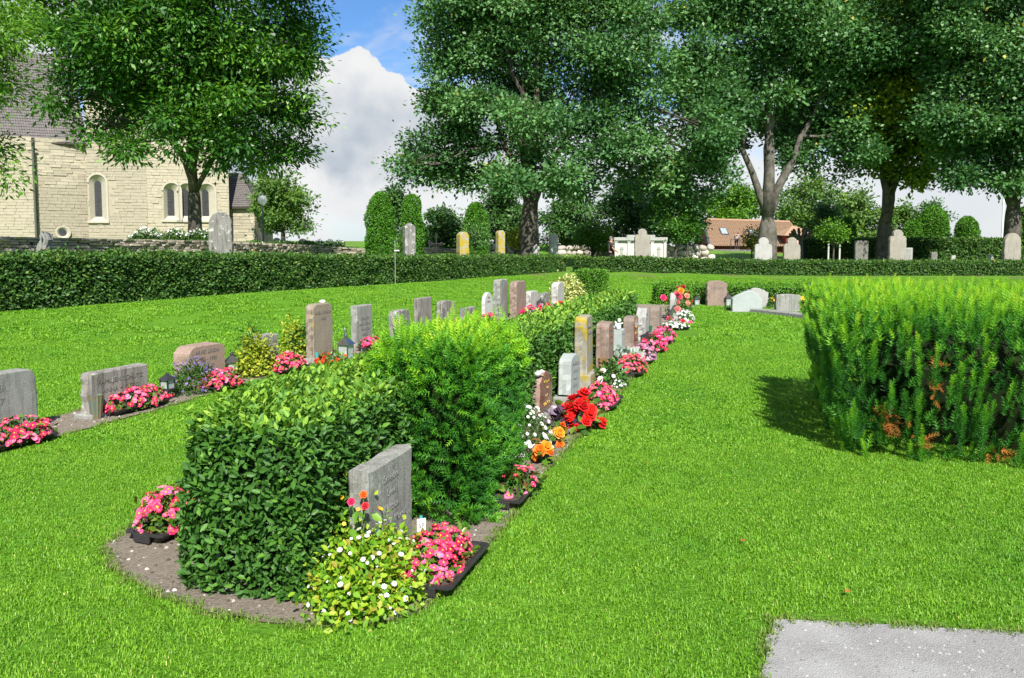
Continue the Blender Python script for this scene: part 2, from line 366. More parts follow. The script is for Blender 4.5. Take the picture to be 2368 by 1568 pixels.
def bark(name, c1, c2, moss=None):
    m, nt, b = new_mat(name); o = n_obj(nt); mp = nt.nodes.new('ShaderNodeMapping'); mp.inputs['Scale'].default_value = (1, 1, .22); nt.links.new(o, mp.inputs[0])
    f = n_noise(nt, mp.outputs[0], 13, 6, .65); g = n_noise(nt, o, 2.3, 5, .6)
    c = n_mix(nt, n_ramp(nt, g, [(.42, (0, 0, 0)), (.62, (.75, .75, .75))]), n_ramp(nt, f, [(.32, c2), (.62, c1)]), tuple(x * 1.5 for x in c1))
    if moss: c = n_mix(nt, n_ramp(nt, n_noise(nt, o, 3.7, 6, .6), [(.56, (0, 0, 0)), (.66, (.8, .8, .8))]), c, moss)
    nt.links.new(c, b.inputs['Base Color']); b.inputs['Roughness'].default_value = .95; b.inputs['Specular IOR Level'].default_value = .1
    n_bump(nt, f, 1.0, .05, b); MATS[name] = m
bark('bark', (.095, .085, .07), (.03, .026, .022), (.09, .10, .05)); bark('bark_grey', (.125, .115, .10), (.04, .036, .03), (.10, .11, .06))
def soil_mat():
    m, nt, b = new_mat('soil'); o = n_obj(nt); f = n_noise(nt, o, 60, 5, .75); g = n_noise(nt, o, 3, 5)
    c = n_ramp(nt, f, [(.28, (0.117, 0.095, 0.072)), (.5, (0.247, 0.208, 0.163)), (.63, (0.325, 0.280, 0.221)), (.74, (0.546, 0.494, 0.416))])
    c = n_mix(nt, n_ramp(nt, g, [(.4, (0, 0, 0)), (.7, (0.780, 0.780, 0.780))]), c, (0.299, 0.254, 0.195))
    nt.links.new(c, b.inputs['Base Color']); b.inputs['Roughness'].default_value = .95; b.inputs['Specular IOR Level'].default_value = .1
    n_bump(nt, f, 1.0, .02, b); MATS['soil'] = m
soil_mat()
def gravel_mat():
    m, nt, b = new_mat('gravel'); o = n_obj(nt); v = nt.nodes.new('ShaderNodeTexVoronoi'); v.inputs['Scale'].default_value = 170; nt.links.new(o, v.inputs['Vector'])
    f = n_noise(nt, o, 70, 5, .75); g = n_noise(nt, o, 2.2, 5)
    c = n_ramp(nt, f, [(.24, (.13, .126, .118)), (.42, (.27, .263, .25)), (.7, (.35, .343, .33))])
    c = n_mix(nt, .35, c, n_ramp(nt, v.outputs['Distance'], [(.1, (.46, .455, .43)), (.55, (.16, .155, .145))]))
    c = n_mix(nt, n_ramp(nt, g, [(.45, (0, 0, 0)), (.62, (.5, .5, .5))]), c, (.40, .395, .38))
    nt.links.new(c, b.inputs['Base Color']); b.inputs['Roughness'].default_value = .95; b.inputs['Specular IOR Level'].default_value = .1
    n_bump(nt, n_math(nt, 'ADD', f, v.outputs['Distance']), .5, .008, b); MATS['gravel'] = m
gravel_mat()

# ---------------------------------------------------------------- ground, beds, path
def sheet(name, xs, ys, zf, mat, kind='structure'):
    gx, gy = np.meshgrid(xs, ys); V = np.stack([gx, gy, zf(gx, gy)], -1).reshape(-1, 3); nx, ny = len(xs), len(ys)
    i = np.arange(nx * ny).reshape(ny, nx); F = np.stack([i[:-1, :-1], i[:-1, 1:], i[1:, 1:], i[1:, :-1]], -1).reshape(-1)
    return link(name, np_mesh(name, V, F, np.full((nx - 1) * (ny - 1), 4), smooth=True), mat, None, kind)
xs = np.concatenate([np.linspace(-900, -60, 14)[:-1], np.linspace(-60, -16, 22)[:-1], np.linspace(-16, 24, 101)[:-1], np.linspace(24, 70, 20)[:-1], np.linspace(70, 900, 14)])
ys = np.concatenate([np.linspace(-60, -2, 12)[:-1], np.linspace(-2, 44, 112)[:-1], np.linspace(44, 100, 20)[:-1], np.linspace(100, 1200, 16)])
def far_z(x, y): return zt(x, y) + 2.2 * sstep(52, 75, y) * sstep(40, -2, x) * 0.55 - 14 * sstep(110, 500, y)
sheet('lawn_ground', xs, ys, far_z, MATS['lawn'])
def ragged(pts, amp=.035, step=.08):
    out = []; n = len(pts)
    for i in range(n):
        a, b = Vector(pts[i][:2]), Vector(pts[(i + 1) % n][:2]); L = (b - a).length; k = max(1, int(L / step)); k = min(k, 60)
        for j in range(k):
            p = a.lerp(b, j / k); q = mnoise.noise_vector(Vector((p.x * 9, p.y * 9, 3.3))); out.append((p.x + q.x * amp, p.y + q.y * amp))
    return out
def patch(name, pts, mat, dz, parent=None):
    bm = bmesh.new(); f = bm.faces.new([bm.verts.new((x, y, 0)) for x, y in pts]); bmesh.ops.triangulate(bm, faces=[f])
    for _ in range(2):
        lo = [e for e in bm.edges if e.calc_length() > .5]
        if lo: bmesh.ops.subdivide_edges(bm, edges=lo, cuts=3); bmesh.ops.triangulate(bm, faces=bm.faces[:])
    for v in bm.verts: v.co.z = float(zt(v.co.x, v.co.y)) + dz
    me = bpy.data.meshes.new(name); bm.to_mesh(me); bm.free()
    return tag(link(name, me, mat, parent), kind='structure')
def gp(pts): return [tuple(gnd(X, Y)[:2]) for X, Y in pts]
TH = R(16.4); UX = Vector((math.sin(TH), math.cos(TH), 0)); VX = Vector((math.cos(TH), -math.sin(TH), 0))   # along the near rows / across them
def row(u, v, z=0.):
    p = UX * u + VX * v; return Vector((p.x, p.y, z + float(zt(p.x, p.y))))
def uv_of(p): p = Vector((p[0], p[1], 0)); return p.dot(UX), p.dot(VX)
right_edge = gp([(860,1446),(960,1420),(1040,1370),(1110,1290),(1180,1200),(1250,1108),(1310,1040),(1392,958),(1455,880),(1500,828),(1552,775),(1608,707)])
near_edge = gp([(300,1222),(234,1270),(256,1312),(380,1378),(520,1428),(700,1450)])
bedR = near_edge + right_edge
u_end = uv_of(right_edge[-1])[0]; v_left = uv_of(near_edge[0])[1]
bedR = bedR + [tuple(row(u_end, v_left + .35)[:2])]
bedR_poly = ragged(bedR)
patch('grave_bed', bedR_poly, MATS['soil'], .008)
front = gp([(-260,1120),(0,1046),(95,1020),(210,990),(330,958),(450,922),(570,888),(690,852),(790,828),(880,808),(1000,785),(1120,760),(1240,735),(1330,712),(1420,694)])
back = []
for i, p in enumerate(front):
    a = Vector(front[max(i - 1, 0)]); b = Vector(front[min(i + 1, len(front) - 1)]); d = (b - a).normalized()
    w = .62 + .1 * math.sin(i * 2.1); back.append((p[0] - d.y * w, p[1] + d.x * w))
bedL_poly = ragged(front + back[::-1])
patch('grave_bed_behind', bedL_poly, MATS['soil'], .008)
path_pts = gp([(1760,1568),(1778,1480),(1793,1436),(1870,1440),(2060,1450),(2240,1460),(2368,1466),(2700,1480)]); path_pts += [(5.0, 1.2), (path_pts[0][0] - .05, 1.2)]
path_poly = ragged(path_pts, .02, .05)
patch('gravel_path', path_poly, MATS['gravel'], .010)

# ---------------------------------------------------------------- grass
def blade_patch(name, n, half, h, w):
    x = rng.uniform(-half, half, n); y = rng.uniform(-half, half, n); a = rng.uniform(0, 2 * np.pi, n)
    hh = h * rng.uniform(.45, 1.15, n); lean = rng.uniform(.15, .95, n); ww = w * rng.uniform(.7, 1.2, n)
    ca, sa = np.cos(a), np.sin(a); rnd = np.clip(rng.normal(.42, .18, n), 0, .84); rnd[rng.random(n) < .006] = 1
    b = np.stack([x, y, np.full(n, -.004)], -1); sd = np.stack([-sa, ca, 0 * a], -1) * ww[:, None] * .5; d = np.stack([ca, sa, 0 * a], -1)
    m = b + d * (hh * lean * .35)[:, None] + np.array([0, 0, 1]) * (hh * .62)[:, None]; t = b + d * (hh * lean)[:, None] + np.array([0, 0, 1]) * (hh * np.clip(1.05 - lean * .45, .3, 1))[:, None]
    V = np.stack([b - sd, b + sd, m + sd * .8, m - sd * .8, t], 1).reshape(-1, 3)
    k = np.arange(n)[:, None] * 5; F = np.concatenate([k + np.array([[0, 1, 2, 3]]), k + np.array([[3, 2, 4]])], 1).ravel()
    me = np_mesh(name, V, F, np.tile([4, 3], n), np.repeat(rnd, 5)); me.materials.append(MATS['grass_blade'])
    return bpy.data.objects.new(name, me)
def grass_field(name, label, pts, patches, smin, smax):
    me = bpy.data.meshes.new(name); me.vertices.add(len(pts)); me.vertices.foreach_set('co', np.asarray(pts, np.float32).ravel())
    va = me.attributes.new('variant', 'INT', 'POINT'); va.data.foreach_set('value', rng.integers(0, len(patches), len(pts)).astype(np.int32)); me.update()
    o = link(name, me, None, None, 'stuff'); tag(o, label, 'grass')
    g = bpy.data.node_groups.new(name, 'GeometryNodeTree'); g.interface.new_socket('Geometry', in_out='INPUT', socket_type='NodeSocketGeometry'); g.interface.new_socket('Geometry', in_out='OUTPUT', socket_type='NodeSocketGeometry')
    N, L = g.nodes, g.links; gi = N.new('NodeGroupInput'); go = N.new('NodeGroupOutput'); jn = N.new('GeometryNodeJoinGeometry')
    at_ = N.new('GeometryNodeInputNamedAttribute'); at_.data_type = 'INT'; at_.inputs['Name'].default_value = 'variant'
    ran = N.new('FunctionNodeRandomValue'); ran.data_type = 'FLOAT_VECTOR'; ran.inputs[0].default_value = (0, 0, 0); ran.inputs[1].default_value = (0, 0, 6.283)
    rs = N.new('FunctionNodeRandomValue'); rs.data_type = 'FLOAT'; rs.inputs[2].default_value = smin; rs.inputs[3].default_value = smax; rs.inputs['Seed'].default_value = 5
    for i, p in enumerate(patches):
        inf = N.new('GeometryNodeObjectInfo'); inf.inputs[0].default_value = p; inf.inputs['As Instance'].default_value = True
        cmp_ = N.new('FunctionNodeCompare'); cmp_.data_type = 'INT'; cmp_.operation = 'EQUAL'; L.new(at_.outputs[0], cmp_.inputs[2]); cmp_.inputs[3].default_value = i
        ip = N.new('GeometryNodeInstanceOnPoints'); L.new(gi.outputs[0], ip.inputs['Points']); L.new(cmp_.outputs[0], ip.inputs['Selection']); L.new(inf.outputs['Geometry'], ip.inputs['Instance'])
        L.new(ran.outputs[0], ip.inputs['Rotation']); L.new(rs.outputs[1], ip.inputs['Scale']); L.new(ip.outputs[0], jn.inputs[0])
    L.new(jn.outputs[0], go.inputs[0]); md = o.modifiers.new('grass', 'NODES'); md.node_group = g
    return o
def lawn_points(step, d0, d1, keep=1.):
    ys_ = np.arange(d0, d1, step); P = []
    for y in ys_:
        x = np.arange(-y * .66 - 1, y * .66 + 1, step); P.append(np.stack([x, np.full(len(x), y)], -1))
    P = np.concatenate(P) + rng.uniform(-step * .5, step * .5, (sum(len(p) for p in P), 2))
    x, y = P[:, 0], P[:, 1]; s = (x - HA[0]) * HN[0] + (y - HA[1]) * HN[1]
    ok = (s > .05) & (y < 33)
    for poly in (bedR_poly, bedL_poly, path_poly):
        bx = [q[0] for q in poly]; by = [q[1] for q in poly]; nb = (x > min(bx) - 1) & (x < max(bx) + 1) & (y > min(by) - 1) & (y < max(by) + 1)
        idx = np.where(nb & ok)[0]
        if len(idx):
            r = step * .42
            for dx, dy in ((0, 0), (r, 0), (-r, 0), (0, r), (0, -r)):
                hit = inside(poly, x[idx] + dx, y[idx] + dy); ok[idx[hit]] = False
    ok &= rng.random(len(x)) < keep
    x, y = x[ok], y[ok]; return np.stack([x, y, zt(x, y)], -1)
near_p = [blade_patch('grass_tuft', 170, .062, .022, .0040) for _ in range(4)]
mid_p = [blade_patch('grass_tuft_wide', 280, .13, .025, .0075) for _ in range(4)]
far_p = [blade_patch('grass_tuft_far', 280, .27, .036, .016) for _ in range(3)]
grass_field('grass', 'short mown bright green grass of the near lawn', lawn_points(.085, 2.2, 6.2), near_p, .8, 1.25)
grass_field('grass_between_rows', 'mown lawn grass farther back between the rows of graves', lawn_points(.18, 6.2, 12.5), mid_p, .8, 1.25)
grass_field('grass_far', 'lawn grass on the bank below the hedges', lawn_points(.38, 12.5, 33, .9), far_p, .8, 1.2)

# stones and crumbs on the soil, dry grass hanging over the bed edges
def crumbs(name, label, poly, x0, x1, y0, y1, n, smax):
    x = rng.uniform(x0, x1, n); y = rng.uniform(y0, y1, n); ok = inside(poly, x, y); x, y = x[ok], y[ok]; m = len(x); tv = [(-.5, -.4, 0), (.5, -.5, 0), (.4, .5, 0), (-.4, .4, .05), (.05, 0, .55)]
    o = stamp(name, tv, [(0, 1, 4), (1, 2, 4), (2, 3, 4), (3, 0, 4)], np.stack([x, y, zt(x, y) + .008], -1), unit(m) * np.array([1, 1, .2]), np.tile([0., 0, 1], (m, 1)) + unit(m) * .2, rng.uniform(.15, 1, m) ** 2 * smax, rng.random(m), MATS['crumb' if 'grit' not in name else 'grit'], None, 'stuff'); tag(o, label, 'soil')
varied('grit', [(0, (.17, .165, .155)), (1, (.42, .415, .40))], .95, 0, .1)
varied('crumb', [(0, (.07, .055, .04)), (.7, (.20, .17, .135)), (1, (.48, .45, .40))], .95, 0, .1)
crumbs('soil_crumbs', 'crumbs and small stones on the soil of the near bed', bedR_poly, -2.3, 1.2, 2.9, 9, 15000, .022)
crumbs('soil_crumbs', 'crumbs and small stones on the soil of the bed behind', bedL_poly, -6, -1, 5, 12, 12000, .03)
crumbs('path_grit', 'loose grit on the gravel path', path_poly, 1.0, 4.2, 2.2, 4, 9000, .016)
def edge_tufts(poly, step):
    P = []
    for (x0, y0), (x1, y1) in zip(poly, poly[1:] + poly[:1]):
        if math.hypot(x0, y0) > 13: continue
        k = max(1, int(math.hypot(x1 - x0, y1 - y0) / step))
        for i in range(k): P.append((x0 + (x1 - x0) * i / k + rng.normal(0, .012), y0 + (y1 - y0) * i / k + rng.normal(0, .012)))
    P = np.array(P); return np.stack([P[:, 0], P[:, 1], zt(P[:, 0], P[:, 1])], -1)
varied('edge_blade', [(0, (.09, .19, .02)), (.5, (.16, .26, .04)), (1, (.38, .34, .16))], .6, .25, .2)
ep = [blade_patch('edge_tuft', 46, .028, .036, .0042) for _ in range(3)]
for o_ in ep: o_.data.materials.clear(); o_.data.materials.append(MATS['edge_blade'])
grass_field('edge_grass', 'longer dry grass hanging over the edges of beds and path', np.concatenate([edge_tufts(bedR_poly, .035), edge_tufts(bedL_poly, .05), edge_tufts(path_poly, .04)]), ep, .7, 1.3)

# ---------------------------------------------------------------- hedges
def box_surface(n, L, W, H, rad=.12, faces='tblrfk'):
    """points and normals on a block (x length, y width, z height): top, left(+y), right(-y), front(-x), back(+x)"""
    area = {'t': L * W, 'l': L * H, 'r': L * H, 'f': W * H, 'k': W * H}; fs = [f for f in faces if f in area]; tot = sum(area[f] for f in fs)
    P, Nn = [], []
    for f in fs:
        k = int(n * area[f] / tot); a, b = rng.random(k), rng.random(k); z0 = np.zeros(k)
        if f == 't': p = np.stack([a * L, (b - .5) * W, z0 + H], -1); nn = (0, 0, 1)
        elif f == 'l': p = np.stack([a * L, z0 + W / 2, b * H], -1); nn = (0, 1, 0)
        elif f == 'r': p = np.stack([a * L, z0 - W / 2, b * H], -1); nn = (0, -1, 0)
        elif f == 'f': p = np.stack([z0, (a - .5) * W, b * H], -1); nn = (-1, 0, 0)
        else: p = np.stack([z0 + L, (a - .5) * W, b * H], -1); nn = (1, 0, 0)
        P.append(p); Nn.append(np.tile(np.array(nn, float), (k, 1)))
    P = np.concatenate(P); Nn = np.concatenate(Nn)
    # round the long edges: pull corner points in and bend their normals
    c = np.stack([np.clip(P[:, 0], rad, L - rad), np.clip(P[:, 1], -W / 2 + rad, W / 2 - rad), np.minimum(P[:, 2], H - rad)], -1)
    d = P - c; l = np.linalg.norm(d, axis=1, keepdims=True); dn = np.where(l > 1e-5, d / np.maximum(l, 1e-5), Nn)
    return c + dn * np.minimum(l, rad), dn
def bulge(P, amp, sc_):
    return np.array([mnoise.fractal(Vector(p) * sc_, .9, 2, 3) for p in P.tolist()]) * amp
def leaves_on(name, P, Nn, size, mat, parent, tmpl=LEAF6, outw=.55, up=.35, rndw=.75, depth=.06, rbase=.35, topboost=0., H=1., wid=1., kind='stuff', rs=.16):
    n = len(P); X = Nn * outw + np.array([0, 0, up]) + unit(n) * rndw
    Z = Nn * .8 + np.array([0, 0, .7]) + unit(n) * .55
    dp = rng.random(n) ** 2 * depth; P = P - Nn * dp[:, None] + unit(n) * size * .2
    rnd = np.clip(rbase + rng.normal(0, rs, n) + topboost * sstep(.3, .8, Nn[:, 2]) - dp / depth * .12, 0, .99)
    return stamp(name, *tmpl, P, X, Z, size * rng.uniform(.65, 1.2, n), rnd, mat, parent, kind, wid)
def core_box(parent, L, W, H, mat, inset=.07, jag=.03, z0=0.03):
    bm = bmesh.new(); bmesh.ops.create_grid(bm, x_segments=2, y_segments=2, size=.5); bm.free()
    b = MB().box(inset, L - inset, -W / 2 + inset, W / 2 - inset, z0, H - inset); return b.build('twigs', mat, parent)  # closed dark core added to block light through the leaves, no single twigs

# near privet hedge, closest end toward the camera
HU0, HU1 = 3.04, 13.9; HV = -2.15; HW, HH = .62, .815
p0 = row(HU0, HV); rz_row = math.pi / 2 - TH
hedge = thing('privet_hedge', 'long clipped privet hedge behind the near row of graves, ending beside the yellow-leaved plant', 'hedge', (p0.x, p0.y, 0), rz_row)
Lh = HU1 - HU0
def hedge_leaves(u0, u1, dens, size, nm):
    P, Nn = box_surface(int(dens * (u1 - u0 + .5) * (HW + 2 * HH)), u1 - u0, HW, HH, .13, 'tlr' + ('f' if u0 == 0 else ''))
    P[:, 0] += u0; bl = bulge(P, .055, 2.4)
    P = P + Nn * bl[:, None]; f = 1 - .13 * sstep(0, 9, P[:, 0]); P[:, 2] *= f; P += Nn * (rng.exponential(.014, len(P)) * (Nn[:, 2] > .3))[:, None]
    # the near end swells out toward the ground
    e = sstep(1.2, 0, P[:, 0]) * (1 - (P[:, 2] / HH - .45) ** 2 * 2.0); P[:, 0] -= e * .07; P[:, 1] *= 1 + .10 * e
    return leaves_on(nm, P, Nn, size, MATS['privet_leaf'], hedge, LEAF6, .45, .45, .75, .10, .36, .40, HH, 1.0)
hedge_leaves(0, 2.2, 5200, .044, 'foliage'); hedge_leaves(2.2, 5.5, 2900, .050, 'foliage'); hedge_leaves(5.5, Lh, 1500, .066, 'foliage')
core_box(hedge, Lh, HW, HH * .88, MATS['hedge_core'], .10)
# long shoots that stick out of the clipped top
n = 130; uu = rng.random(n) ** 1.5 * 6; P = []; X = []; rn = []
for i in range(n):
    b = np.array([uu[i], rng.uniform(-.33, .33), HH * (1 - .13 * float(sstep(0, 9, uu[i]))) - .02]); h = rng.uniform(.04, .13); d = np.array([rng.normal(0, .12), rng.normal(0, .12), 1.])
    for k in range(int(4 + h * 50)):
        t = k / (4 + h * 50); a = k * 2.4; P.append(b + d * h * t); X.append([math.cos(a), math.sin(a), .8]); rn.append(.55 + .4 * t)
stamp('shoots', *LEAF6, P, X, np.array(X) * .2 + np.array([0, 0, 1]) + unit(len(P)) * .2, .046 * rng.uniform(.6, 1.1, len(P)), rn, MATS['privet_leaf'], hedge)
# stems at the foot of the near end
mb = MB()
for i in range(26):
    x, y = rng.uniform(.05, 1.6), rng.uniform(-.26, .26); mb.tube([(x, y, -.02), (x + rng.normal(0, .04), y + rng.normal(0, .04), .25), (x + rng.normal(0, .1), y + rng.normal(0, .08), .6)], [.011, .008, .004], 5)
mb.build('stems', MATS['twig'], hedge)

def line_hedge(name, label, pts, W, h0, h1, dens, size, mat, faces='tr', up=.25, rough=.07):
    pts = [Vector((p[0], p[1], 0)) for p in pts]; root = thing(name, label, 'hedge', (pts[0].x, pts[0].y, 0)); o = Vector((pts[0].x, pts[0].y, 0))
    seg = [(b - a).length for a, b in zip(pts, pts[1:])]; tot = sum(seg); s0 = 0
    PP, NN = [], []; mb = MB()
    for a, b, l in zip(pts, pts[1:], seg):
        d = (b - a).normalized(); nrm = Vector((-d.y, d.x, 0)); hA = h0 + (h1 - h0) * s0 / tot; hB = h0 + (h1 - h0) * (s0 + l) / tot; s0 += l
        P, Nn = box_surface(int(dens * l * (W + hA * len([f for f in faces if f in 'lr']))), l, W, hA, .12, faces)
        f = 1 + (hB / hA - 1) * P[:, 0] / l; P[:, 2] *= f
        q = np.array([a.x, a.y, 0]) + P[:, :1] * np.array(d) + P[:, 1:2] * np.array(nrm) ; q[:, 2] = P[:, 2] + zt(q[:, 0], q[:, 1]) - .03
        nn = Nn[:, :1] * np.array(d) + Nn[:, 1:2] * np.array(nrm); nn[:, 2] = Nn[:, 2]
        PP.append(q); NN.append(nn)
        k = max(2, int(l / 2))
        for i in range(k):
            A = a.lerp(b, i / k); B = a.lerp(b, (i + 1) / k); ha = hA + (hB - hA) * i / k - .12; hb = hA + (hB - hA) * (i + 1) / k - .12
            vs = []
            for Q, h in ((A, ha), (B, hb)):
                z = float(zt(Q.x, Q.y))
                for sgn in (-1, 1):
                    r = Q + nrm * sgn * (W / 2 - .1) - o; vs += [(r.x, r.y, z - .05), (r.x, r.y, z + h)]
            mb.add(vs, [(0, 4, 5, 1), (2, 3, 7, 6), (1, 5, 7, 3), (0, 1, 3, 2), (4, 6, 7, 5)])
    P = np.concatenate(PP); Nn = np.concatenate(NN); P += Nn * (bulge(P, rough, 1.1) + bulge(P + 5, rough * .5, 4.0) + rng.exponential(.022, len(P)) * (Nn[:, 2] > .3))[:, None]; P -= np.array(o)
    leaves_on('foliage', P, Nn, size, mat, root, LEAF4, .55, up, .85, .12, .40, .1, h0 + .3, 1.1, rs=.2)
    mb.build('twigs', MATS['hedge_core'], root)  # one dark solid along the hedge, added so no light shows through
    return root
line_hedge('boundary_hedge', 'long dark leafy hedge climbing the bank in front of the dry stone wall', [(-11.6, 11.5), (-9.85, 15), (-4.55, 26), (2.3, 38.2)], .8, 1.10, .72, 1400, .082, MATS['hedge_leaf'], 'trk', .3, .10)
line_hedge('far_hedge', 'low dark hedge running straight across behind the lawn', [(2.9, 37.6), (12, 36.4), (34, 36.2)], .7, .68, .62, 900, .095, MATS['hedge_leaf'], 'trf', .2, .05)
line_hedge('low_box_hedge', 'low clipped bright green hedge behind the pink round-topped gravestone', [tuple(gnd(1512, 703)[:2]), tuple(gnd(1900, 703)[:2]), tuple(gnd(2500, 706)[:2])], .5, .54, .50, 2000, .05, MATS['box_leaf'], 'trf', .3, .03)

def clipped_block(name, label, p, L, W, H, rz, n, size, mat, cat='hedge', depth=.05):
    root = thing(name, label, cat, p, rz); P, Nn = box_surface(n, L, W, H, .05, 'tlrfk'); P[:, 0] -= L / 2
    P += Nn * bulge(P + np.array(p), .02, 3)[:, None]
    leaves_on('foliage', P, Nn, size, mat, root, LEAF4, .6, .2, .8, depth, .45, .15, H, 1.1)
    b = MB().box(-L / 2 + .05, L / 2 - .05, -W / 2 + .05, W / 2 - .05, 0, H - .05); b.build('twigs', MATS['hedge_core'], root); return root  # dark filling block, added behind the leaves to stop light
q = gnd(1372, 692)
clipped_block('clipped_hedge_block', 'square clipped box hedge block beside the cream variegated bush', (q.x, q.y + .35, q.z), .8, .62, .80, R(-24), 7000, .05, MATS['box_leaf'])
q = gnd(1578, 722)
clipped_block('clipped_hedge_block', 'small clipped cube of green hedge behind the climbing roses', (q.x, q.y, q.z), .36, .5, .50, R(-10), 3000, .045, MATS['box_leaf'])

# ---------------------------------------------------------------- yews
def sprig(nn=7, nl=.5, w=.062):
    V = [(0, -.018, 0), (0, .018, 0), (1, 0, 0)]; F = [(0, 1, 2)]
    for i in range(nn):
        t = .10 + .88 * i / (nn - 1); l = nl * (1 - .5 * t)
        for j in range(3):
            an = i * 1.1 + j * 2.094; cy, cz = math.cos(an), math.sin(an) * .8; k = len(V); e = t + .16 + .14 * t
            V += [(t - w, -.02 * cz, .02 * cy), (t + w, .02 * cz, -.02 * cy), (e, l * cy, l * cz)]; F.append((k, k + 1, k + 2))
    for j in range(3):
        an = j * 2.094; k = len(V); V += [(.92, -.04 * math.sin(an), .04 * math.cos(an)), (.92, .04 * math.sin(an), -.04 * math.cos(an)), (1.25, .10 * math.cos(an), .10 * math.sin(an))]; F.append((k, k + 1, k + 2))
    return V, F
SPRIG = sprig()
def yew(name, label, p, rz, L, W, H, n, size, outw, up, topboost, nshoot, dead=None, plumes=0, taper=.16, rnd_dir=.42):
    root = thing(name, label, 'yew bush', p, rz); P, Nn = box_surface(n, L, W, H, .20, 'tlrfk'); P[:, 0] -= L / 2
    zf = np.clip(P[:, 2] / H, 0, 1); k = 1 - taper * (1 - zf) ** 2.2; P[:, 0] *= k; P[:, 1] *= k
    bl = bulge(P + np.array(p), .10, 3.1) + bulge(P + np.array(p) + 7, .05, 8); P += Nn * bl[:, None]
    nn_ = len(P); dp = rng.random(nn_) ** 1.6 * .16; P = P - Nn * dp[:, None]
    X = Nn * outw + np.array([0, 0, up]) + unit(nn_) * rnd_dir; Z = Nn * .5 + np.array([0, 0, .5]) + unit(nn_) * .6
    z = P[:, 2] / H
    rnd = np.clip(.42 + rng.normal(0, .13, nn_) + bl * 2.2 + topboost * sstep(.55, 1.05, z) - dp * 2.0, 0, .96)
    S = size * rng.uniform(.7, 1.25, nn_)
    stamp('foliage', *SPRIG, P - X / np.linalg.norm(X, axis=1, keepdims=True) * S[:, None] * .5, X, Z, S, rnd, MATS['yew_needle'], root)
    # upright young shoots on top: stacks of sprigs
    PP, XX, rr = [], [], []
    for i in range(nshoot):
        x, y = rng.uniform(-L / 2 + .05, L / 2 - .05), rng.uniform(-W / 2 + .05, W / 2 - .05); h = rng.uniform(.06, .24); lean = unit(1)[0] * .12
        for j in range(3 + int(h * 22)):
            t = j / (3 + h * 22); PP.append([x + lean[0] * t, y + lean[1] * t, H - .09 + h * t]); a = j * 2.4; XX.append([.55 * math.cos(a) * (1 - t) + lean[0], .55 * math.sin(a) * (1 - t) + lean[1], 1.0]); rr.append(min(.965, .6 + .36 * t + rng.normal(0, .04)))
    if plumes:                                          # upright plumes standing proud of the sides and the top rim
        Q, Nq = box_surface(plumes, L, W, H, .20, 'tlrfk'); Q[:, 0] -= L / 2; kq = 1 - taper * (1 - np.clip(Q[:, 2] / H, 0, 1)) ** 2.2; Q[:, 0] *= kq; Q[:, 1] *= kq
        A, B, C_ = [], [], []
        for q_, n_ in zip(Q, Nq):
            ln = rng.uniform(.16, .36); ax = np.array([n_[0] * .30, n_[1] * .30, 1.0]) + rng.normal(0, .08, 3); ax /= np.linalg.norm(ax); b0 = q_ - ax * ln * .75 + n_ * rng.uniform(-.02, .09) * (abs(n_[2]) < .7); tn = rng.normal(0, .07); m = int(ln / .020)
            for j_ in range(m):
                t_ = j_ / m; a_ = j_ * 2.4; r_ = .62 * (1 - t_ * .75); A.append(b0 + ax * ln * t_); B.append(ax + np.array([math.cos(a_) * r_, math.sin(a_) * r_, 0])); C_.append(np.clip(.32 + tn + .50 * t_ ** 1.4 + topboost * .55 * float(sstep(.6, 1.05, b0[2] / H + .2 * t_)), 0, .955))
        stamp('plumes', *SPRIG, A, B, unit(len(A)), size * rng.uniform(.6, .95, len(A)), C_, MATS['yew_needle'], root)
    if nshoot: stamp('shoots', *SPRIG, PP, XX, unit(len(PP)), size * .8 * rng.uniform(.7, 1.1, len(PP)), rr, MATS['yew_needle'], root)
    if dead:
        Pd = np.concatenate([np.array(c) + rng.normal(size=(m, 3)) * np.array(s) for c, s, m in dead]); stamp('dead_twigs', *SPRIG, Pd, unit(len(Pd)) + np.array([-.3, -.5, .1]), unit(len(Pd)), .07 * rng.uniform(.6, 1.2, len(Pd)), rng.random(len(Pd)), MATS['dead_needle'], root)
    s = .80; prof = []
    b = MB(); k = 20; rings = [(0, .50), (.3, .62), (.6, .70), (.78, .62), (.84, .4)]
    for zz, f in rings:
        for j in range(k):
            t = 2 * math.pi * j / k; ex = 4; r = (abs(math.cos(t)) ** ex + abs(math.sin(t)) ** ex) ** (-1 / ex)
            b.v.append((math.cos(t) * r * L / 2 * f, math.sin(t) * r * W / 2 * f, zz * H * .93))
    for i in range(len(rings) - 1):
        for j in range(k): b.f.append((i * k + j, i * k + (j + 1) % k, (i + 1) * k + (j + 1) % k, (i + 1) * k + j))
    b.f.append(tuple((len(rings) - 1) * k + j for j in range(k))); b.build('twigs', MATS['hedge_core'], root)  # dark solid added within the yew to keep light from passing
    return root
q = row(4.62, -1.74)
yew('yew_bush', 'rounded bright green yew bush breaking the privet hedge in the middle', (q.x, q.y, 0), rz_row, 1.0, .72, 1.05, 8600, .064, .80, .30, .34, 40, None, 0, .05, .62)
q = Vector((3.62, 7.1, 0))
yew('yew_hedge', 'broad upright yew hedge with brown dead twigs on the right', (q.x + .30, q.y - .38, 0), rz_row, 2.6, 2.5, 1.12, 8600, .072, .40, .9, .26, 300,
    [((-1.20, .86, .28), (.03, .05, .05), 26), ((-1.18, .62, .12), (.03, .05, .03), 9), ((-1.23, .55, .60), (.02, .02, .09), 12), ((-1.12, .05, .08), (.03, .06, .02), 12)], 620, .13, .5)
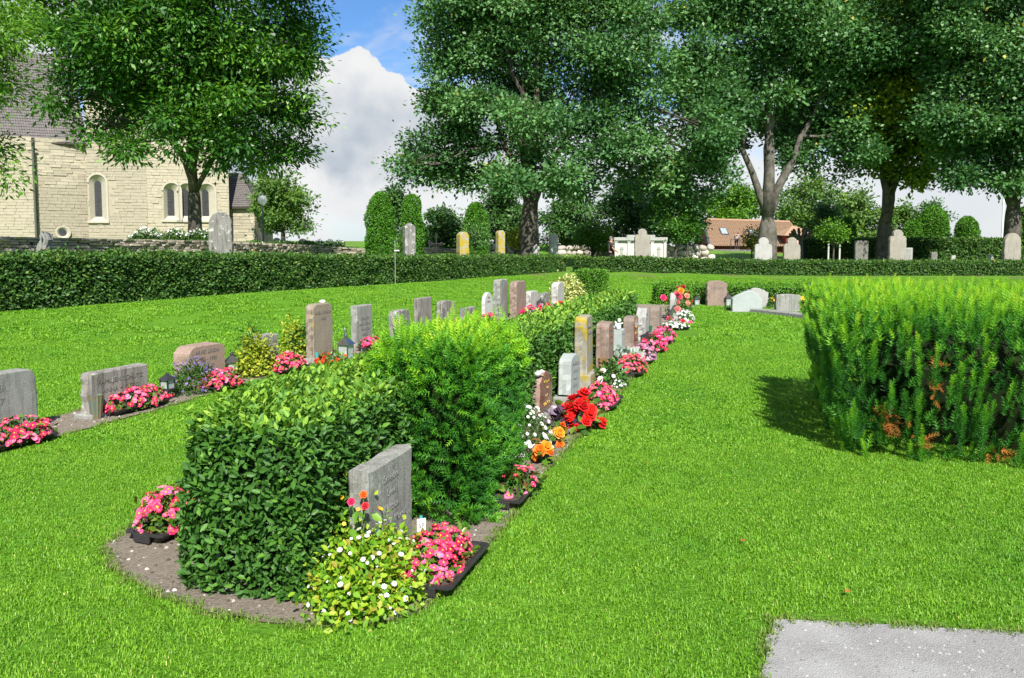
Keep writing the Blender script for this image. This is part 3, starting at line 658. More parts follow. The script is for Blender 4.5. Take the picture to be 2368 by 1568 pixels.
# ---------------------------------------------------------------- trees
def bez(a, b, c, n):
    return [a.lerp(b, t).lerp(b.lerp(c, t), t) for t in np.linspace(0, 1, n)]
def wobble(pts, amp, seed):
    return [p + mnoise.noise_vector(p * .9 + Vector((seed, 0, 0))) * amp * min(1, i / 2) for i, p in enumerate(pts)]
def build_tree(name, label, base, trunk_r, fork_z, lobes, nclus, per, lsize, mat, barkm, spread=.42, tmpl=LEAF4, wid=1., group=None, droop=.1, lean=(0, 0), rs=.19, twigs=10, rb=.45, limb_k=.56):
    """lobes: (centre vector, rx, ry, rz) in world metres; base: foot of the trunk"""
    base = Vector(base); root = thing(name, label, 'tree', base, 0, group)
    lob = [(Vector(c) - base, rx, ry, rz) for c, rx, ry, rz in lobes]
    fork = Vector((lean[0], lean[1], fork_z)); seed = random.random() * 50
    # trunk with a flared, ribbed foot
    mb = MB(); k = 14; rings = 9
    for i in range(rings):
        t = i / (rings - 1); c = Vector((lean[0] * t, lean[1] * t, fork_z * 1.06 * t - .1)); fl = (1 + .55 * max(0, 1 - t * 5) ** 2) * (1 - .45 * max(0, t - .72) / .28)
        for j in range(k):
            a = 2 * math.pi * j / k; q = mnoise.noise(Vector((math.cos(a) * 1.3, math.sin(a) * 1.3, t * 1.2 + seed))); r = trunk_r * fl * (1 - .18 * t) * (1 + .22 * q)
            mb.v.append(tuple(c + Vector((math.cos(a) * r, math.sin(a) * r, 0))))
    for i in range(rings - 1):
        for j in range(k): mb.f.append((i * k + j, i * k + (j + 1) % k, (i + 1) * k + (j + 1) % k, (i + 1) * k + j))
    mb.f.append(tuple((rings - 1) * k + j for j in range(k)))
    mb.build('trunk', MATS[barkm], root, True)
    vol = np.array([rx * ry * rz for _, rx, ry, rz in lob]) ** .75; cnt = np.maximum(3, (nclus * vol / vol.sum()).astype(int))
    C, O, TN = [], [], []
    for (c, rx, ry, rz), n in zip(lob, cnt):
        nb = max(3, n // 9); bd = unit(nb); br = rng.uniform(.25, .92, nb) ** .6; bc = bd * br[:, None] * np.array([rx, ry, rz])
        k = rng.integers(0, nb, n); d = unit(n); d[:, 2] = np.abs(d[:, 2]) * .75 - .22; rad = min(rx, ry, rz) * .30 + .16; TN.append((rng.normal(0, .13, nb))[k])
        p = bc[k] + d * np.array([1.15, 1.15, .72]) * rad * rng.uniform(.75, 1.1, (n, 1)); C.append(np.array(c) + p); O.append(d + bd[k] * .3)
    # limbs reach every lobe; twigs reach some of its clusters
    big = sorted(range(len(lob)), key=lambda i: -vol[i])
    mains = []
    for i in big:
        (c, rx, ry, rz), cl = lob[i], C[i]; first = len(mains) < 5
        if first: start = fork * random.uniform(.74, .98); f0 = 1.0
        else:
            cand = [(p, r) for ps, rs__ in mains for p, r in zip(ps[2:7], rs__[2:7])]; start, f0r = min(cand, key=lambda q: (q[0] - c).length + .35 * abs(q[0].z - c.z))
        mid = start.lerp(c, .45) + Vector((0, 0, .08 * (c - start).length)) - Vector((c.x - start.x, c.y - start.y, 0)) * .04
        pts = wobble(bez(start, mid, c, 9), .5, seed + i); r0 = trunk_r * limb_k * random.uniform(.8, 1.15) * min(1.25, .55 + vol[i] / vol.max()) if first else f0r * .62; r1 = max(.03, trunk_r * .07)
        rad = [r0 + (r1 - r0) * (t ** .7) for t in np.linspace(0, 1, 9)]; lm = MB(); lm.tube(pts, rad, 7)
        if first: mains.append((pts, rad))
        for p in cl[:twigs]:
            e = Vector(p); s = pts[random.choice((4, 5, 6, 7))]; m = s.lerp(e, .5) + Vector((0, 0, .12 * (e - s).length)) ; q = wobble(bez(s, m, e, 5), .15, seed + i * 3)
            lm.tube(q, [r1 * 1.0, r1 * .8, r1 * .6, r1 * .4, r1 * .2], 4, False)
        lm.build('limb', MATS[barkm], root, True)
    C = np.concatenate(C); O = np.concatenate(O); O /= np.linalg.norm(O, axis=1, keepdims=True)
    n = len(C) * per; P = np.repeat(C, per, 0); Oo = np.repeat(O, per, 0)
    off = rng.normal(size=(n, 3)) * np.array([spread, spread, spread * .72]); P = P + off
    od = off / np.maximum(np.linalg.norm(off, axis=1, keepdims=True), 1e-4)
    X = od * .8 + Oo * .3 + unit(n) * .6 - np.array([0, 0, droop]); Z = np.array([0, 0, .42]) + od * .55 + Oo * .45 + unit(n) * .5
    tone = np.repeat(np.concatenate(TN) + rng.normal(0, .06, len(C)), per)
    stamp('crown', *tmpl, P, X, Z, lsize * rng.uniform(.6, 1.25, n), np.clip(rb + tone + rng.normal(0, rs, n), 0, 1), MATS[mat], root, 'stuff', wid)
    return root
def px_lobes(L, d):
    out = []
    for l in L:
        X, Y, rx, rz = l[:4]; dd = d + (l[4] if len(l) > 4 else random.uniform(-1.5, 1.5)); s = dd / FPX
        out.append((at(X, Y, dd), rx * s, min(rx, rz) * s * 1.05 + .4, rz * s))
    return out
def bg_tree(label, X, Ybase, Ytop, Ybot, wpx, d, nleaf, lsize, mat, name='tree', group=None, conic=False, nl=9, zb=None, tr=None):
    s = d / FPX; b = at(X, Ybase, d); z0 = float(far_z(b.x, b.y)); b.z = z0 if zb is None else zb
    top = at(X, Ytop, d).z; bot = at(X, Ybot, d).z; W = wpx * s / 2; H = top - bot; lob = []
    for i in range(nl):
        t = (i + .5) / nl; z = bot + H * (.08 + .84 * t); prof = (1 - t) ** .8 + .12 if conic else math.sin(math.pi * min(.97, (t * .82 + .16))) ** .7
        a = i * 2.4; r = W * prof; rr = r * (.62 if not conic else .8); lob.append((Vector((b.x + math.cos(a) * r * .45, b.y + math.sin(a) * r * .45, z)), rr, rr, max(.35, H / nl * 1.15)))
    lob.append((Vector((b.x, b.y, bot + H * .55)), W * .6, W * .6, H * .42))
    per = 16; return build_tree(name, label, b, tr or max(.12, W * .07), max(.8, bot - b.z + H * .12), lob, nleaf // per, per, lsize, mat, 'bark', spread=max(.22, W * .11), group=group, twigs=3)

G_BIG = 'big trees on the churchyard'
build_tree('ash_tree', 'spreading ash tree whose trunk stands in front of the church', at(452, 554, 31), .27, at(452, 420, 31).z - at(452, 554, 31).z, px_lobes([
    (420,150,210,140),(600,210,115,120),(655,335,75,60),(570,360,100,38),(275,205,130,85),(170,90,100,95),(330,325,60,42),(235,300,42,36),(445,310,85,55),(640,75,85,110),(690,110,40,50),(450,0,240,140),(180,-20,140,100),(420,-170,260,130),(640,-80,110,100),(150,240,42,34),(500,260,120,90),(350,240,110,80),(690,240,30,50)], 31),
    2600, 38, .225, 'ash_leaf', 'bark', .33, LEAF4, .8, G_BIG, .25)
build_tree('overhanging_tree', 'fresh green boughs of a tree reaching in at the left edge', at(-330, 640, 18), .3, 3.2, px_lobes([(-40,100,70,80),(-40,300,42,50),(12,395,28,38),(-80,220,80,90),(35,40,45,40),(-180,60,200,160),(20,190,30,24)], 18),
    560, 34, .14, 'fresh_leaf', 'bark', .24, LEAF4, .6, G_BIG, .3, twigs=5)
build_tree('whitebeam_tree', 'massive whitebeam standing left of the pale tomb, its forked trunk behind the hedge', tuple(at(1224, 594, 42)[:2]) + (.15,), .56, at(1226, 470, 42).z, px_lobes([
    (1250,120,200,130),(1065,130,80,115),(1050,330,80,52),(985,360,62,45),(1120,390,120,50),(1095,265,110,65),(1310,250,120,75),(1430,120,105,125),(1420,330,100,70),(1490,220,95,80),(1250,-70,260,120),(1340,425,62,42),(1210,340,75,52),(1580,340,95,80),(1625,420,58,62),(1500,430,80,50),(1040,210,55,70),(1180,60,140,90),(1060,20,85,80),(1500,60,40,70),(1000,410,50,35),(1640,300,50,50),(1170,415,100,38,-4),(1300,400,95,42,-4),(960,395,45,30),(1230,250,90,50,-4)], 42),
    3300, 38, .225, 'beam_leaf', 'bark', .38, LEAF4, 1.15, G_BIG, .0, rs=.15)
build_tree('whitebeam_tree', 'wide whitebeam with many rising limbs in front of the tiled house', tuple(at(1772, 596, 45)[:2]) + (.08,), 0.55, at(1770, 498, 45).z, px_lobes([
    (1640,110,90,120),(1800,50,170,130),(1750,220,130,75),(1900,250,105,95),(1950,120,110,110),(1650,270,75,70),(1880,345,95,45),(1800,-110,270,120),(1985,320,55,50),(1700,320,50,35,3),(1590,180,45,60),(1960,390,40,30),(1810,300,70,45,4)], 45),
    2800, 38, .24, 'beam_leaf', 'bark_grey', .40, LEAF4, 1.15, G_BIG, .0, rs=.15)
build_tree('maple_tree', 'dark-trunked maple with yellowing leaves on the right', tuple(at(2044, 602, 47)[:2]) + (.08,), 0.44, at(2046, 505, 47).z, px_lobes([
    (2050,200,110,95),(2060,320,95,55),(2150,330,100,52),(2000,375,48,30),(2130,150,110,110),(2080,50,130,100),(2110,395,75,26),(2220,350,80,50),(2000,260,60,60),(2160,-60,160,100)], 47),
    2000, 36, .27, 'maple_leaf', 'bark', .40, LEAF4, 1.1, G_BIG, .1, rs=.26, rb=.5)
build_tree('whitebeam_tree', 'whitebeam at the right edge leaning over a tall gravestone', tuple(at(2338, 590, 41)[:2]) + (.08,), .42, at(2345, 455, 41).z, px_lobes([
    (2270,130,130,120),(2300,280,115,80),(2235,385,80,36),(2335,400,70,48),(2390,200,120,170),(2280,-60,210,120),(2190,60,85,90),(2430,380,90,60),(2180,270,50,50)], 41),
    2400, 38, .22, 'beam_leaf', 'bark', .37, LEAF4, 1.15, G_BIG, .0, rs=.15)
G_FAR = 'trees in the distance beyond the churchyard'
for a in (('airy tree standing alone to the right of the church', 655, 556, 398, 545, 165, 62, 9000, .30, 'wood_leaf_light'),
          ('small dark tree peeping out between the two tall thuja columns', 908, 585, 420, 560, 78, 66, 4500, .30, 'wood_leaf'),
          ('dusky bushy tree between the thuja columns left of the big trunk', 1022, 592, 474, 590, 140, 58, 8000, .26, 'wood_leaf'),
          ('dark tree right behind the big whitebeam trunk', 1165, 592, 425, 580, 165, 62, 9000, .28, 'wood_leaf'),
          ('dark tree to the right of the whitebeam trunk', 1318, 592, 440, 585, 160, 64, 8500, .28, 'wood_leaf'),
          ('tall shaded tree above the pale tomb', 1455, 592, 395, 570, 190, 60, 10500, .27, 'wood_leaf'),
          ('leafy tree behind the boulder wall left of the house', 1565, 592, 400, 575, 165, 52, 11000, .23, 'ash_leaf'),
          ('sunny tree rising behind the left part of the tiled roof', 1690, 575, 425, 530, 170, 104, 8000, .44, 'fresh_leaf'),
          ('tall sunny tree behind the dormer end of the house', 1860, 590, 385, 580, 185, 106, 10000, .46, 'wood_leaf_light'),
          ('broad light green tree left of the maple trunk', 1975, 590, 435, 590, 170, 74, 9000, .32, 'wood_leaf_light'),
          ('small tree showing just right of the maple trunk', 2085, 590, 462, 585, 90, 76, 5000, .30, 'wood_leaf_light')):
    bg_tree(*a, group=G_FAR)
bg_tree('pointed dusky conifer behind the young staked tree', 1912, 592, 452, 590, 110, 62, 6500, .24, 'wood_leaf', 'conifer_tree', G_FAR, True)
bg_tree('feathery conifer top behind the broad clipped thuja on the right', 2152, 590, 455, 580, 95, 70, 5000, .26, 'wood_leaf', 'conifer_tree', G_FAR, True)
bg_tree('bright round shrub behind the boulder wall left of the black-clad man', 1370, 588, 508, 585, 95, 49, 5500, .15, 'fresh_leaf', 'garden_shrub', nl=6)

# clipped thujas
def thuja(name, label, X, Ytop, d, wpx, n=9000, size=.10, taper=.35, zb=None, mat='thuja_leaf', zs=0.):
    s = d / FPX; p = at(X, 560, d); zb = float(far_z(p.x, p.y)) if zb is None else zb; H = at(X, Ytop, d).z - zb; W = wpx * s / 2
    root = thing(name, label, 'clipped tree', (p.x, p.y, zb), 0, 'clipped thujas')
    def prof(t): return W * (1 - taper * t * .6) * np.clip(1 - np.clip((t - .62) / .38, 0, 1) ** 2.4, 0, 1) ** .5 * (1 - .10 * (1 - t) ** 3)
    t = rng.random(n) ** .95; a = rng.uniform(0, 2 * np.pi, n); r = prof(t); dr = (prof(np.minimum(t + .01, 1)) - prof(np.maximum(t - .01, 0))) / (.02 * H)
    Nn = np.stack([np.cos(a), np.sin(a), -np.clip(dr, -3, 1)], -1); Nn /= np.linalg.norm(Nn, axis=1, keepdims=True)
    P = np.stack([r * np.cos(a), r * np.sin(a), t * H], -1); P += Nn * (bulge(P + np.array(p), .10, 1.6))[:, None]
    leaves_on('foliage', P, Nn, size, MATS[mat], root, LEAF4, .5, .45, .7, .10, .45, .1, H, 1.0, rs=.17)
    MB().lathe([(max(.02, float(prof(np.array(tt))) - .10), tt * H * .985) for tt in np.linspace(0, 1, 12)], 20).build('twigs', MATS['hedge_core'], root, True)  # turned dark solid, added under the foliage as a light block
    return root
thuja('clipped_thuja', 'tall clipped thuja column with a domed top, leftmost of the thujas', 879, 444, 34, 71, 13000, .085)
thuja('clipped_thuja', 'tall clipped thuja column half under the whitebeam crown', 953, 452, 36, 58, 11000, .09)
thuja('clipped_thuja', 'clipped thuja with a shaded middle behind the dark little tree', 1101, 470, 38, 62, 10000, .09)
thuja('clipped_thuja', 'broad clipped thuja, biggest of those against the sky on the right', 2157, 478, 60, 74, 9000, .14)
thuja('clipped_thuja', 'free-standing domed thuja against the sky on the far right', 2235, 502, 58, 56, 7000, .13)
thuja('clipped_thuja', 'slim clipped thuja behind the young staked tree', 1958, 504, 56, 40, 5000, .13)
thuja('clipped_thuja', 'low rounded thuja just left of the broad clipped one', 2110, 508, 60, 46, 5000, .13)
thuja('clipped_thuja', 'clipped thuja cut off by the right edge behind the trunk', 2372, 476, 47, 70, 7000, .11)
line_hedge('tall_hedge', 'tall dark shaded hedge closing the churchyard on the right', [tuple(at(1860, 560, 53)[:2]), tuple(at(2560, 560, 52)[:2])], 1.2, 1.7, 1.7, 420, .16, MATS['hedge_leaf'], 'tr', .2, .08)
# ---------------------------------------------------------------- gravestones
rock('granite_grey', (0.281, 0.281, 0.255), (0.170, 0.170, 0.149), (0.391, 0.399, 0.357), .60, .35, streak=.45)
rock('granite_grey_dark', (.24, .235, .21), (.13, .125, .11), (.44, .45, .40), .56, .35, streak=.6)
rock('granite_lichen', (.27, .25, .225), (.15, .14, .12), (.44, .45, .38), .60, .4, streak=.7)
rock('granite_pale', (0.370, 0.370, 0.348), (0.266, 0.266, 0.244), None, .5, .25)
rock('granite_green', (0.348, 0.385, 0.363), (0.281, 0.318, 0.303), (0.407, 0.429, 0.407), .62, .2, bump=.35)
rock('granite_pink', (0.266, 0.200, 0.159), (0.178, 0.130, 0.104), (0.311, 0.296, 0.252), .62, .45, streak=.25)
rock('granite_red', (.32, .23, .18), (.22, .155, .12), (.40, .38, .32), .66, .4, streak=.2)
rock('granite_sand', (0.274, 0.229, 0.174), (0.207, 0.174, 0.130), (0.296, 0.222, 0.074), .60, .35, streak=.15)
rock('granite_brown', (.25, .20, .165), (.17, .135, .11), (.38, .37, .33), .66, .35, streak=.2)
rock('polished_brown', (.17, .065, .045), (.115, .043, .03), None, .5, .4, bump=0., gloss=True)
rock('rose_side', (0.311, 0.222, 0.181), (0.252, 0.178, 0.144), None, .5, .4, bump=.2)
rock('marble_white', (0.488, 0.488, 0.466), (0.414, 0.414, 0.385), None, .5, .12, bump=.25)
rock('stone_white', (0.414, 0.407, 0.377), (0.326, 0.318, 0.289), (0.252, 0.244, 0.200), .62, .2, streak=.25)
rock('limestone_old', (0.326, 0.303, 0.252), (0.229, 0.215, 0.174), (0.340, 0.296, 0.163), .58, .3, streak=.3)
rock('limestone_yellow', (0.370, 0.348, 0.274), (0.311, 0.274, 0.148), (0.370, 0.274, 0.022), .47, .25, streak=.2)
rock('lichen_yellow', (0.311, 0.296, 0.244), (0.207, 0.192, 0.148), (0.340, 0.259, 0.037), .50, .35, streak=.2)
rock('stone_shade', (.20, .19, .17), (.12, .115, .10), (.30, .30, .26), .6, .3, streak=.4)  # stone with shade put into its darker colour
plain('engraving', (.105, .10, .088), (.14, .13, .115), 60, .95); plain('gold_leaf_paint', (.62, .42, .10), (.50, .34, .07), 40, .35, metal=.7)
plain('engraving_pale', (.20, .20, .185), (.16, .16, .15), 60, .95); plain('engraving_red', (.30, .07, .04), (.22, .05, .03), 60, .9)
plain('black_iron', (.018, .018, .02), (.03, .03, .03), 20, .5); plain('tray_plastic', (.020, .019, .020), (.032, .029, .029), 12, .45, .3, 60)
plain('steel', (.62, .62, .62), (.5, .5, .5), 10, .22, metal=1.); plain('white_glaze', (.72, .72, .70), (.66, .66, .64), 20, .3)
plain('teal_plastic', (.05, .34, .32), (.04, .27, .26), 10, .45); plain('plaque_white', (.78, .80, .78), (.72, .74, .72), 10, .45)
plain('wicker', (.26, .16, .06), (.14, .08, .03), 50, .8, .8, 70); plain('tin_vase', (.16, .22, .18), (.28, .20, .10), 9, .5, .3, 20, metal=.5)
plain('stem_green', (.05, .13, .02), (.08, .16, .03), 20, .6); plain('flower_centre', (.66, .42, .03), (.5, .3, .02), 30, .7); plain('soil_dark', (.045, .034, .024), (.08, .06, .04), 60, .95, 1, 80)
plain('terracotta', (.30, .12, .06), (.24, .09, .05), 12, .8); plain('green_plastic', (.02, .12, .06), (.02, .09, .05), 10, .4)
def glass_mat():
    m, nt, b = new_mat('glass'); b.inputs['Base Color'].default_value = (.75, .80, .78, 1); b.inputs['Roughness'].default_value = .06
    t = nt.nodes.new('ShaderNodeBsdfTransparent'); mx = nt.nodes.new('ShaderNodeMixShader'); mx.inputs[0].default_value = .72; t.inputs[0].default_value = (.85, .9, .88, 1)
    nt.links.new(b.outputs[0], mx.inputs[1]); nt.links.new(t.outputs[0], mx.inputs[2]); nt.links.new(mx.outputs[0], nt.nodes['Material Output'].inputs[0]); MATS['glass'] = m
glass_mat()

def arc(cx, cz, rx, rz, a0, a1, n): return [(cx + rx * math.cos(R(a0 + (a1 - a0) * i / n)), cz + rz * math.sin(R(a0 + (a1 - a0) * i / n))) for i in range(n + 1)]
def outline(kind, w, h):
    a = w / 2
    if kind == 'flat': return [(-a, 0), (a, 0), (a, h), (-a, h)]
    if kind == 'soft': r = min(.12 * w + .02, .09); return [(-a, 0), (a, 0)] + arc(a - r, h - r, r, r, 0, 90, 4) + arc(-a + r, h - r, r, r, 90, 180, 4)
    if kind == 'shoulder': r = w * .24; return [(-a * .98, 0), (a * .98, 0)] + arc(a - r, h - r * .8, r, r * .75, 0, 80, 5) + arc(-a + r, h - r * .8, r, r * .75, 100, 180, 5)
    if kind == 'round': return [(-a, 0), (a, 0)] + arc(0, h - a, a, a, 0, 180, 14)
    if kind == 'arched': return [(-a, 0), (a, 0)] + arc(0, h - w * .22, a, w * .22, 0, 180, 12)
    if kind == 'egg': return [(-a * .86, 0), (a * .86, 0)] + [(a, h * .55)] + arc(0, h - w * .6, a * .97, w * .6, 10, 170, 14) + [(-a, h * .55)]
    if kind == 'point': return [(-a, 0), (a, 0), (a, h - w * .38), (0, h), (-a, h - w * .38)]
    if kind == 'slant': return [(-a, 0), (a, 0), (a, h * .9), (a * .2, h * .96), (-a * .3, h), (-a * .8, h * .97), (-a, h * .9)]
    if kind == 'ogee': r = w * .3; s = h - w * .62; return [(-a, 0), (a, 0), (a, s)] + arc(a * .62, s + .02 * w, a * .38, w * .22, 10, 100, 5) + arc(0, h - r, r, r, 10, 170, 10) + arc(-a * .62, s + .02 * w, a * .38, w * .22, 80, 170, 5) + [(-a, s)]
    if kind == 'slope': return [(-a, 0), (a, 0), (a, h * .55), (a * .72, h * .8), (a * .25, h), (-a * .1, h * .96), (-a * .8, h * .74), (-a, h * .6), (-a * 1.02, h * .2)]
    if kind == 'bell': return [(-a, 0), (a, 0), (a, h * .76)] + [(a * .80, h * .80), (a * .58, h * .92)] + arc(0, h - w * .16, a * .52, w * .16, 15, 165, 8) + [(-a * .58, h * .92), (-a * .80, h * .80), (-a, h * .76)]
    if kind == 'wave': return [(-a, 0), (a, 0), (a, h * .93)] + [(a * .5, h * .97), (0, h), (-a * .5, h * .975), (-a, h * .95)]
    if kind == 'boulder': return [(-a * .9, 0), (a * .8, 0), (a, h * .5), (a * .9, h * .95), (a * .5, h), (-a * .2, h * .72), (-a * .8, h * .55), (-a, h * .3)]
    return [(-a, 0), (a, 0), (a, h), (-a, h)]
def slab(pts, t, rough=.004, bev=.012, step=.05, taper=0., h=None):
    """outline in x,z, thickness t along y with the front at -t/2; worn arrises and hewn edges"""
    q = []
    for (x0, z0), (x1, z1) in zip(pts, pts[1:] + pts[:1]):
        k = max(1, int(math.hypot(x1 - x0, z1 - z0) / step))
        q += [(x0 + (x1 - x0) * i / k, z0 + (z1 - z0) * i / k) for i in range(k)]
    cx = sum(p[0] for p in q) / len(q); H = max(p[1] for p in q); mb = MB(); seed = random.random() * 90
    lay = [(-.5, -bev), (-.5 + bev / t * .9, 0), (-.18, 0), (.18, 0), (.5 - bev / t * .9, 0), (.5, -bev)]; n = len(q)
    for f, ins in lay:
        for i, (x, z) in enumerate(q):
            ax, az = q[i - 1]; bx, bz = q[(i + 1) % n]; nx, nz = (bz - az), -(bx - ax); l = math.hypot(nx, nz) or 1; nx /= l; nz /= l
            g = ins + rough * 2.2 * mnoise.noise(Vector((x * 14 + seed, f * t * 22, z * 14))) * (1 if abs(f) < .45 else .5) * (1 if abs(nx) > .6 else .3)
            zz = max(0, z + nz * g) if z > .001 else z
            th = t * f * (1 - taper * zz / H); mb.v.append((x + nx * g, th, zz))
    m = len(lay)
    for k in range(m - 1):
        for i in range(n): mb.f.append((k * n + i, (k + 1) * n + i, (k + 1) * n + (i + 1) % n, k * n + (i + 1) % n))
    mb.f.append(tuple(range(n))); mb.f.append(tuple((m - 1) * n + i for i in reversed(range(n))))
    return mb
def text(parent, s, size, x, z, y, mat, name='inscription', align='CENTER', ext=.0015, sx=1.):
    c = bpy.data.curves.new(name, 'FONT'); c.body = s; c.size = size; c.align_x = align; c.extrude = ext; c.resolution_u = 2
    o = bpy.data.objects.new(name, c); COL.objects.link(o); c.materials.append(MATS[mat]); o.parent = parent
    o.location = (x, y - .0015, z); o.rotation_euler = (math.pi / 2, 0, 0); o.scale = (sx, 1, 1); return o
def solve(f, target, lo, hi):
    s = 1 if f(hi) > f(lo) else -1
    for _ in range(40):
        m = (lo + hi) / 2
        if (f(m) - target) * s > 0: hi = m
        else: lo = m
    return (lo + hi) / 2
TL = R(21)                                            # direction of the row behind
def grave(name, label, kind, mat, corner, right, left, top, th=TH, w=None, t=None, rough=.006, lines=(), tmat='engraving', tsize=.05, plinth=0., group=None, lean=0., taper=0., facemat=None, tz=.8, h=None):
    """corner: pixel of the front-left foot; right / left: pixels that the far end and the back edge reach; top: pixel height of the top"""
    u = Vector((math.sin(th), math.cos(th), 0)); v = Vector((math.cos(th), -math.sin(th), 0)); c = gnd(*corner)
    if w is None: w = min(1.3, max(.16, solve(lambda k: proj(c + u * k)[0], right, .05, 1.6)))
    if t is None: t = min(.32, max(.07, solve(lambda k: proj(c - v * k)[0], left, .02, .5)))
    ctr = c + u * w / 2 - v * t / 2
    if h is None: h = solve(lambda k: -proj(ctr + v * t / 2 + Vector((0, 0, k)))[1], -top, .05, 3)
    root = thing(name, label, 'gravestone', ctr - Vector((0, 0, .01)), math.pi / 2 - th, group)
    z0 = 0
    if plinth:
        b = MB().box(-w / 2 - .05, w / 2 + .05, -t / 2 - .05, t / 2 + .04, 0, plinth, .012); b.build('base', MATS['granite_grey' if mat != 'lichen_yellow' else 'lichen_yellow'], root); z0 = plinth - .002
    o = slab(outline(kind, w, h - z0), t, rough, min(.012, t * .12), taper=taper).build('slab', MATS[mat], root); o.location.z = z0
    if lean: o.rotation_euler = (0, lean, 0)
    if facemat:
        pts = [(x * .985, .004 + z * .985) for x, z in outline(kind, w, h - z0)]; f = MB().prism(pts, -t / 2 - .006, -t / 2 + .01).build('polished_face', MATS[facemat], root); f.location.z = z0
    for i, s in enumerate(lines):
        text(o if not facemat else f, s, tsize, 0, (h - z0) * tz - i * tsize * 1.35, -t / 2 - (.006 if facemat else 0), tmat)
    root['_w'] = w; root['_t'] = t; root['_h'] = h
    return root
def G(*a, **k):
    o = grave(*a, **k); w, t, h = o['_w'], o['_t'], o['_h']
    for q in ('_w', '_t', '_h'): del o[q]
    return o, w, t, h
N = 'gravestone'
# row nearest the camera
g1, w1, t1, h1 = G(N, 'nearest grey granite gravestone with a rough hewn end, roses beside it', 'flat', 'granite_grey', (853,1346), 950, 812, 1092, w=.52, t=.105, rough=.012, lines=('Smeden', 'Sven', 'Nilsson', 'Hustrun Margit', 'Anna Lönn'), tmat='engraving_pale', tsize=.056, tz=.80, h=.535)
G(N, 'brown granite gravestone with gold lettering and a white dove on its shoulder', 'bell', 'rose_side', (1250,970), 1289, 1224, 855, w=.42, lines=('', 'Milbrandt', '      Eifr', 'Erik', '1912  1982'), tmat='gold_leaf_paint', tsize=.05, plinth=.05, facemat='polished_brown', tz=.88)
G(N, 'leaning grey gravestone with an arched carved border beside the brown one', 'arched', 'granite_green', (1319,932), 1355, 1297, 816, w=.46, t=.13, rough=.010, lines=('ANDERSSON', '1869-1956', 'HULDA', '1873-1962', 'SOLVIG'), tmat='engraving_pale', tsize=.055, plinth=.07, lean=R(5), tz=.72)
G(N, 'tall slender gravestone covered in yellow lichen on a block foot', 'soft', 'lichen_yellow', (1357,897), 1373, 1343, 728, w=.36, t=.15, rough=.01, taper=.12, plinth=.16, lines=('AUGUST', '1855-1933'), tmat='engraving_pale', tsize=.05)
G(N, 'grey-brown pillar gravestone behind the wicker vase', 'shoulder', 'granite_pink', (1407,858), 1421, 1389, 742, w=.40, t=.165, rough=.008, lines=('ERIK', 'BERG', '1884'), tmat='engraving_red', tsize=.06)
cherub_g = G(N, 'small white gravestone carrying a kneeling cherub', 'flat', 'granite_green', (1437,826), 1448, 1421, 760, w=.30, t=.15, rough=.003, lines=('OSCAR',), tmat='engraving_pale', tsize=.05)
G(N, 'dark brown gravestone with polished face right of the cherub stone', 'shoulder', 'granite_brown', (1466,808), 1477, 1449, 729, w=.42, t=.17, rough=.006, facemat='polished_brown', lines=('', 'KARL', 'EKMAN'), tmat='gold_leaf_paint', tsize=.07)
G(N, 'light grey round-topped gravestone with rugged hewn side', 'egg', 'granite_pale', (1492,793), 1504, 1477, 711, w=.50, t=.16, rough=.020, lines=('HILMA', '1890'), tmat='engraving_pale', tsize=.06)
G(N, 'short brown-grey gravestone at the far end of the near row', 'arched', 'granite_brown', (1524,769), 1532, 1511, 706, w=.40, t=.17, rough=.006, plinth=.05)
G(N, 'half-hidden white gravestone behind the climbing roses', 'round', 'granite_pale', (1562,742), 1570, 1548, 676, w=.34, t=.12)
# row behind
LR = dict(th=TL, group='gravestones of the second row')
G(N, 'broad grey gravestone cut off by the left edge of the picture', 'soft', 'granite_grey', (-190,1062), 90, -215, 868, t=.13, lines=('', 'BIRGANDER', '1878 - 1957'), tmat='engraving_pale', tsize=.08, tz=.92, rough=.008, **LR)
G(N, 'low wide lichened gravestone with a black lantern at its right end', 'flat', 'granite_lichen', (213,970), 346, 188, 850, rough=.010, lines=('', 'FAMILJEN SCHUTZ', 'ANNA + OTTO', '1880 - 1959'), tmat='engraving', tsize=.062, tz=.92, plinth=.06, **LR)
G(N, 'broad pinkish gravestone with rounded shoulders behind the lavender', 'shoulder', 'granite_red', (437,893), 523, 402, 793, rough=.012, lines=('ARVID LINDH', '1878 - 1950', 'MARIN', '1885 - 1962'), tmat='engraving', tsize=.062, tz=.76, **LR)
G(N, 'small grey gravestone with a carved sunburst between yellow ivy', 'flat', 'granite_grey', (612,862), 646, 585, 772, rough=.006, lines=('', '1885-1955', '1890', 'EDVARD', '1960'), tmat='engraving', tsize=.05, tz=.92, **LR)
tall5 = G(N, 'tall sand-coloured round-shouldered gravestone with a white pebble on top', 'shoulder', 'granite_sand', (726,838), 771, 707, 699, rough=.014, lines=('AXEL NORDH', '1868'), tmat='engraving', tsize=.06, tz=.80, plinth=.05, **LR)
G(N, 'upright square-topped grey gravestone right of the steel lantern', 'flat', 'granite_grey', (826,808), 862, 811, 704, rough=.006, lines=('1838-1920', 'AUGUSTA', '1844-1930', 'BERG'), tmat='engraving', tsize=.06, tz=.66, **LR)
G(N, 'short dark grey gravestone with sloping shoulder left of the yew shoots', 'shoulder', 'granite_grey_dark', (913,790), 949, 898, 714, rough=.006, **LR)
G(N, 'square grey gravestone spotted with white lichen above the yew', 'flat', 'granite_lichen', (967,779), 999, 957, 687, rough=.006, **LR)
G(N, 'grey gravestone with slanted broken top behind the yew shoots', 'slant', 'granite_lichen', (1022,768), 1055, 1009, 692, rough=.010, **LR)
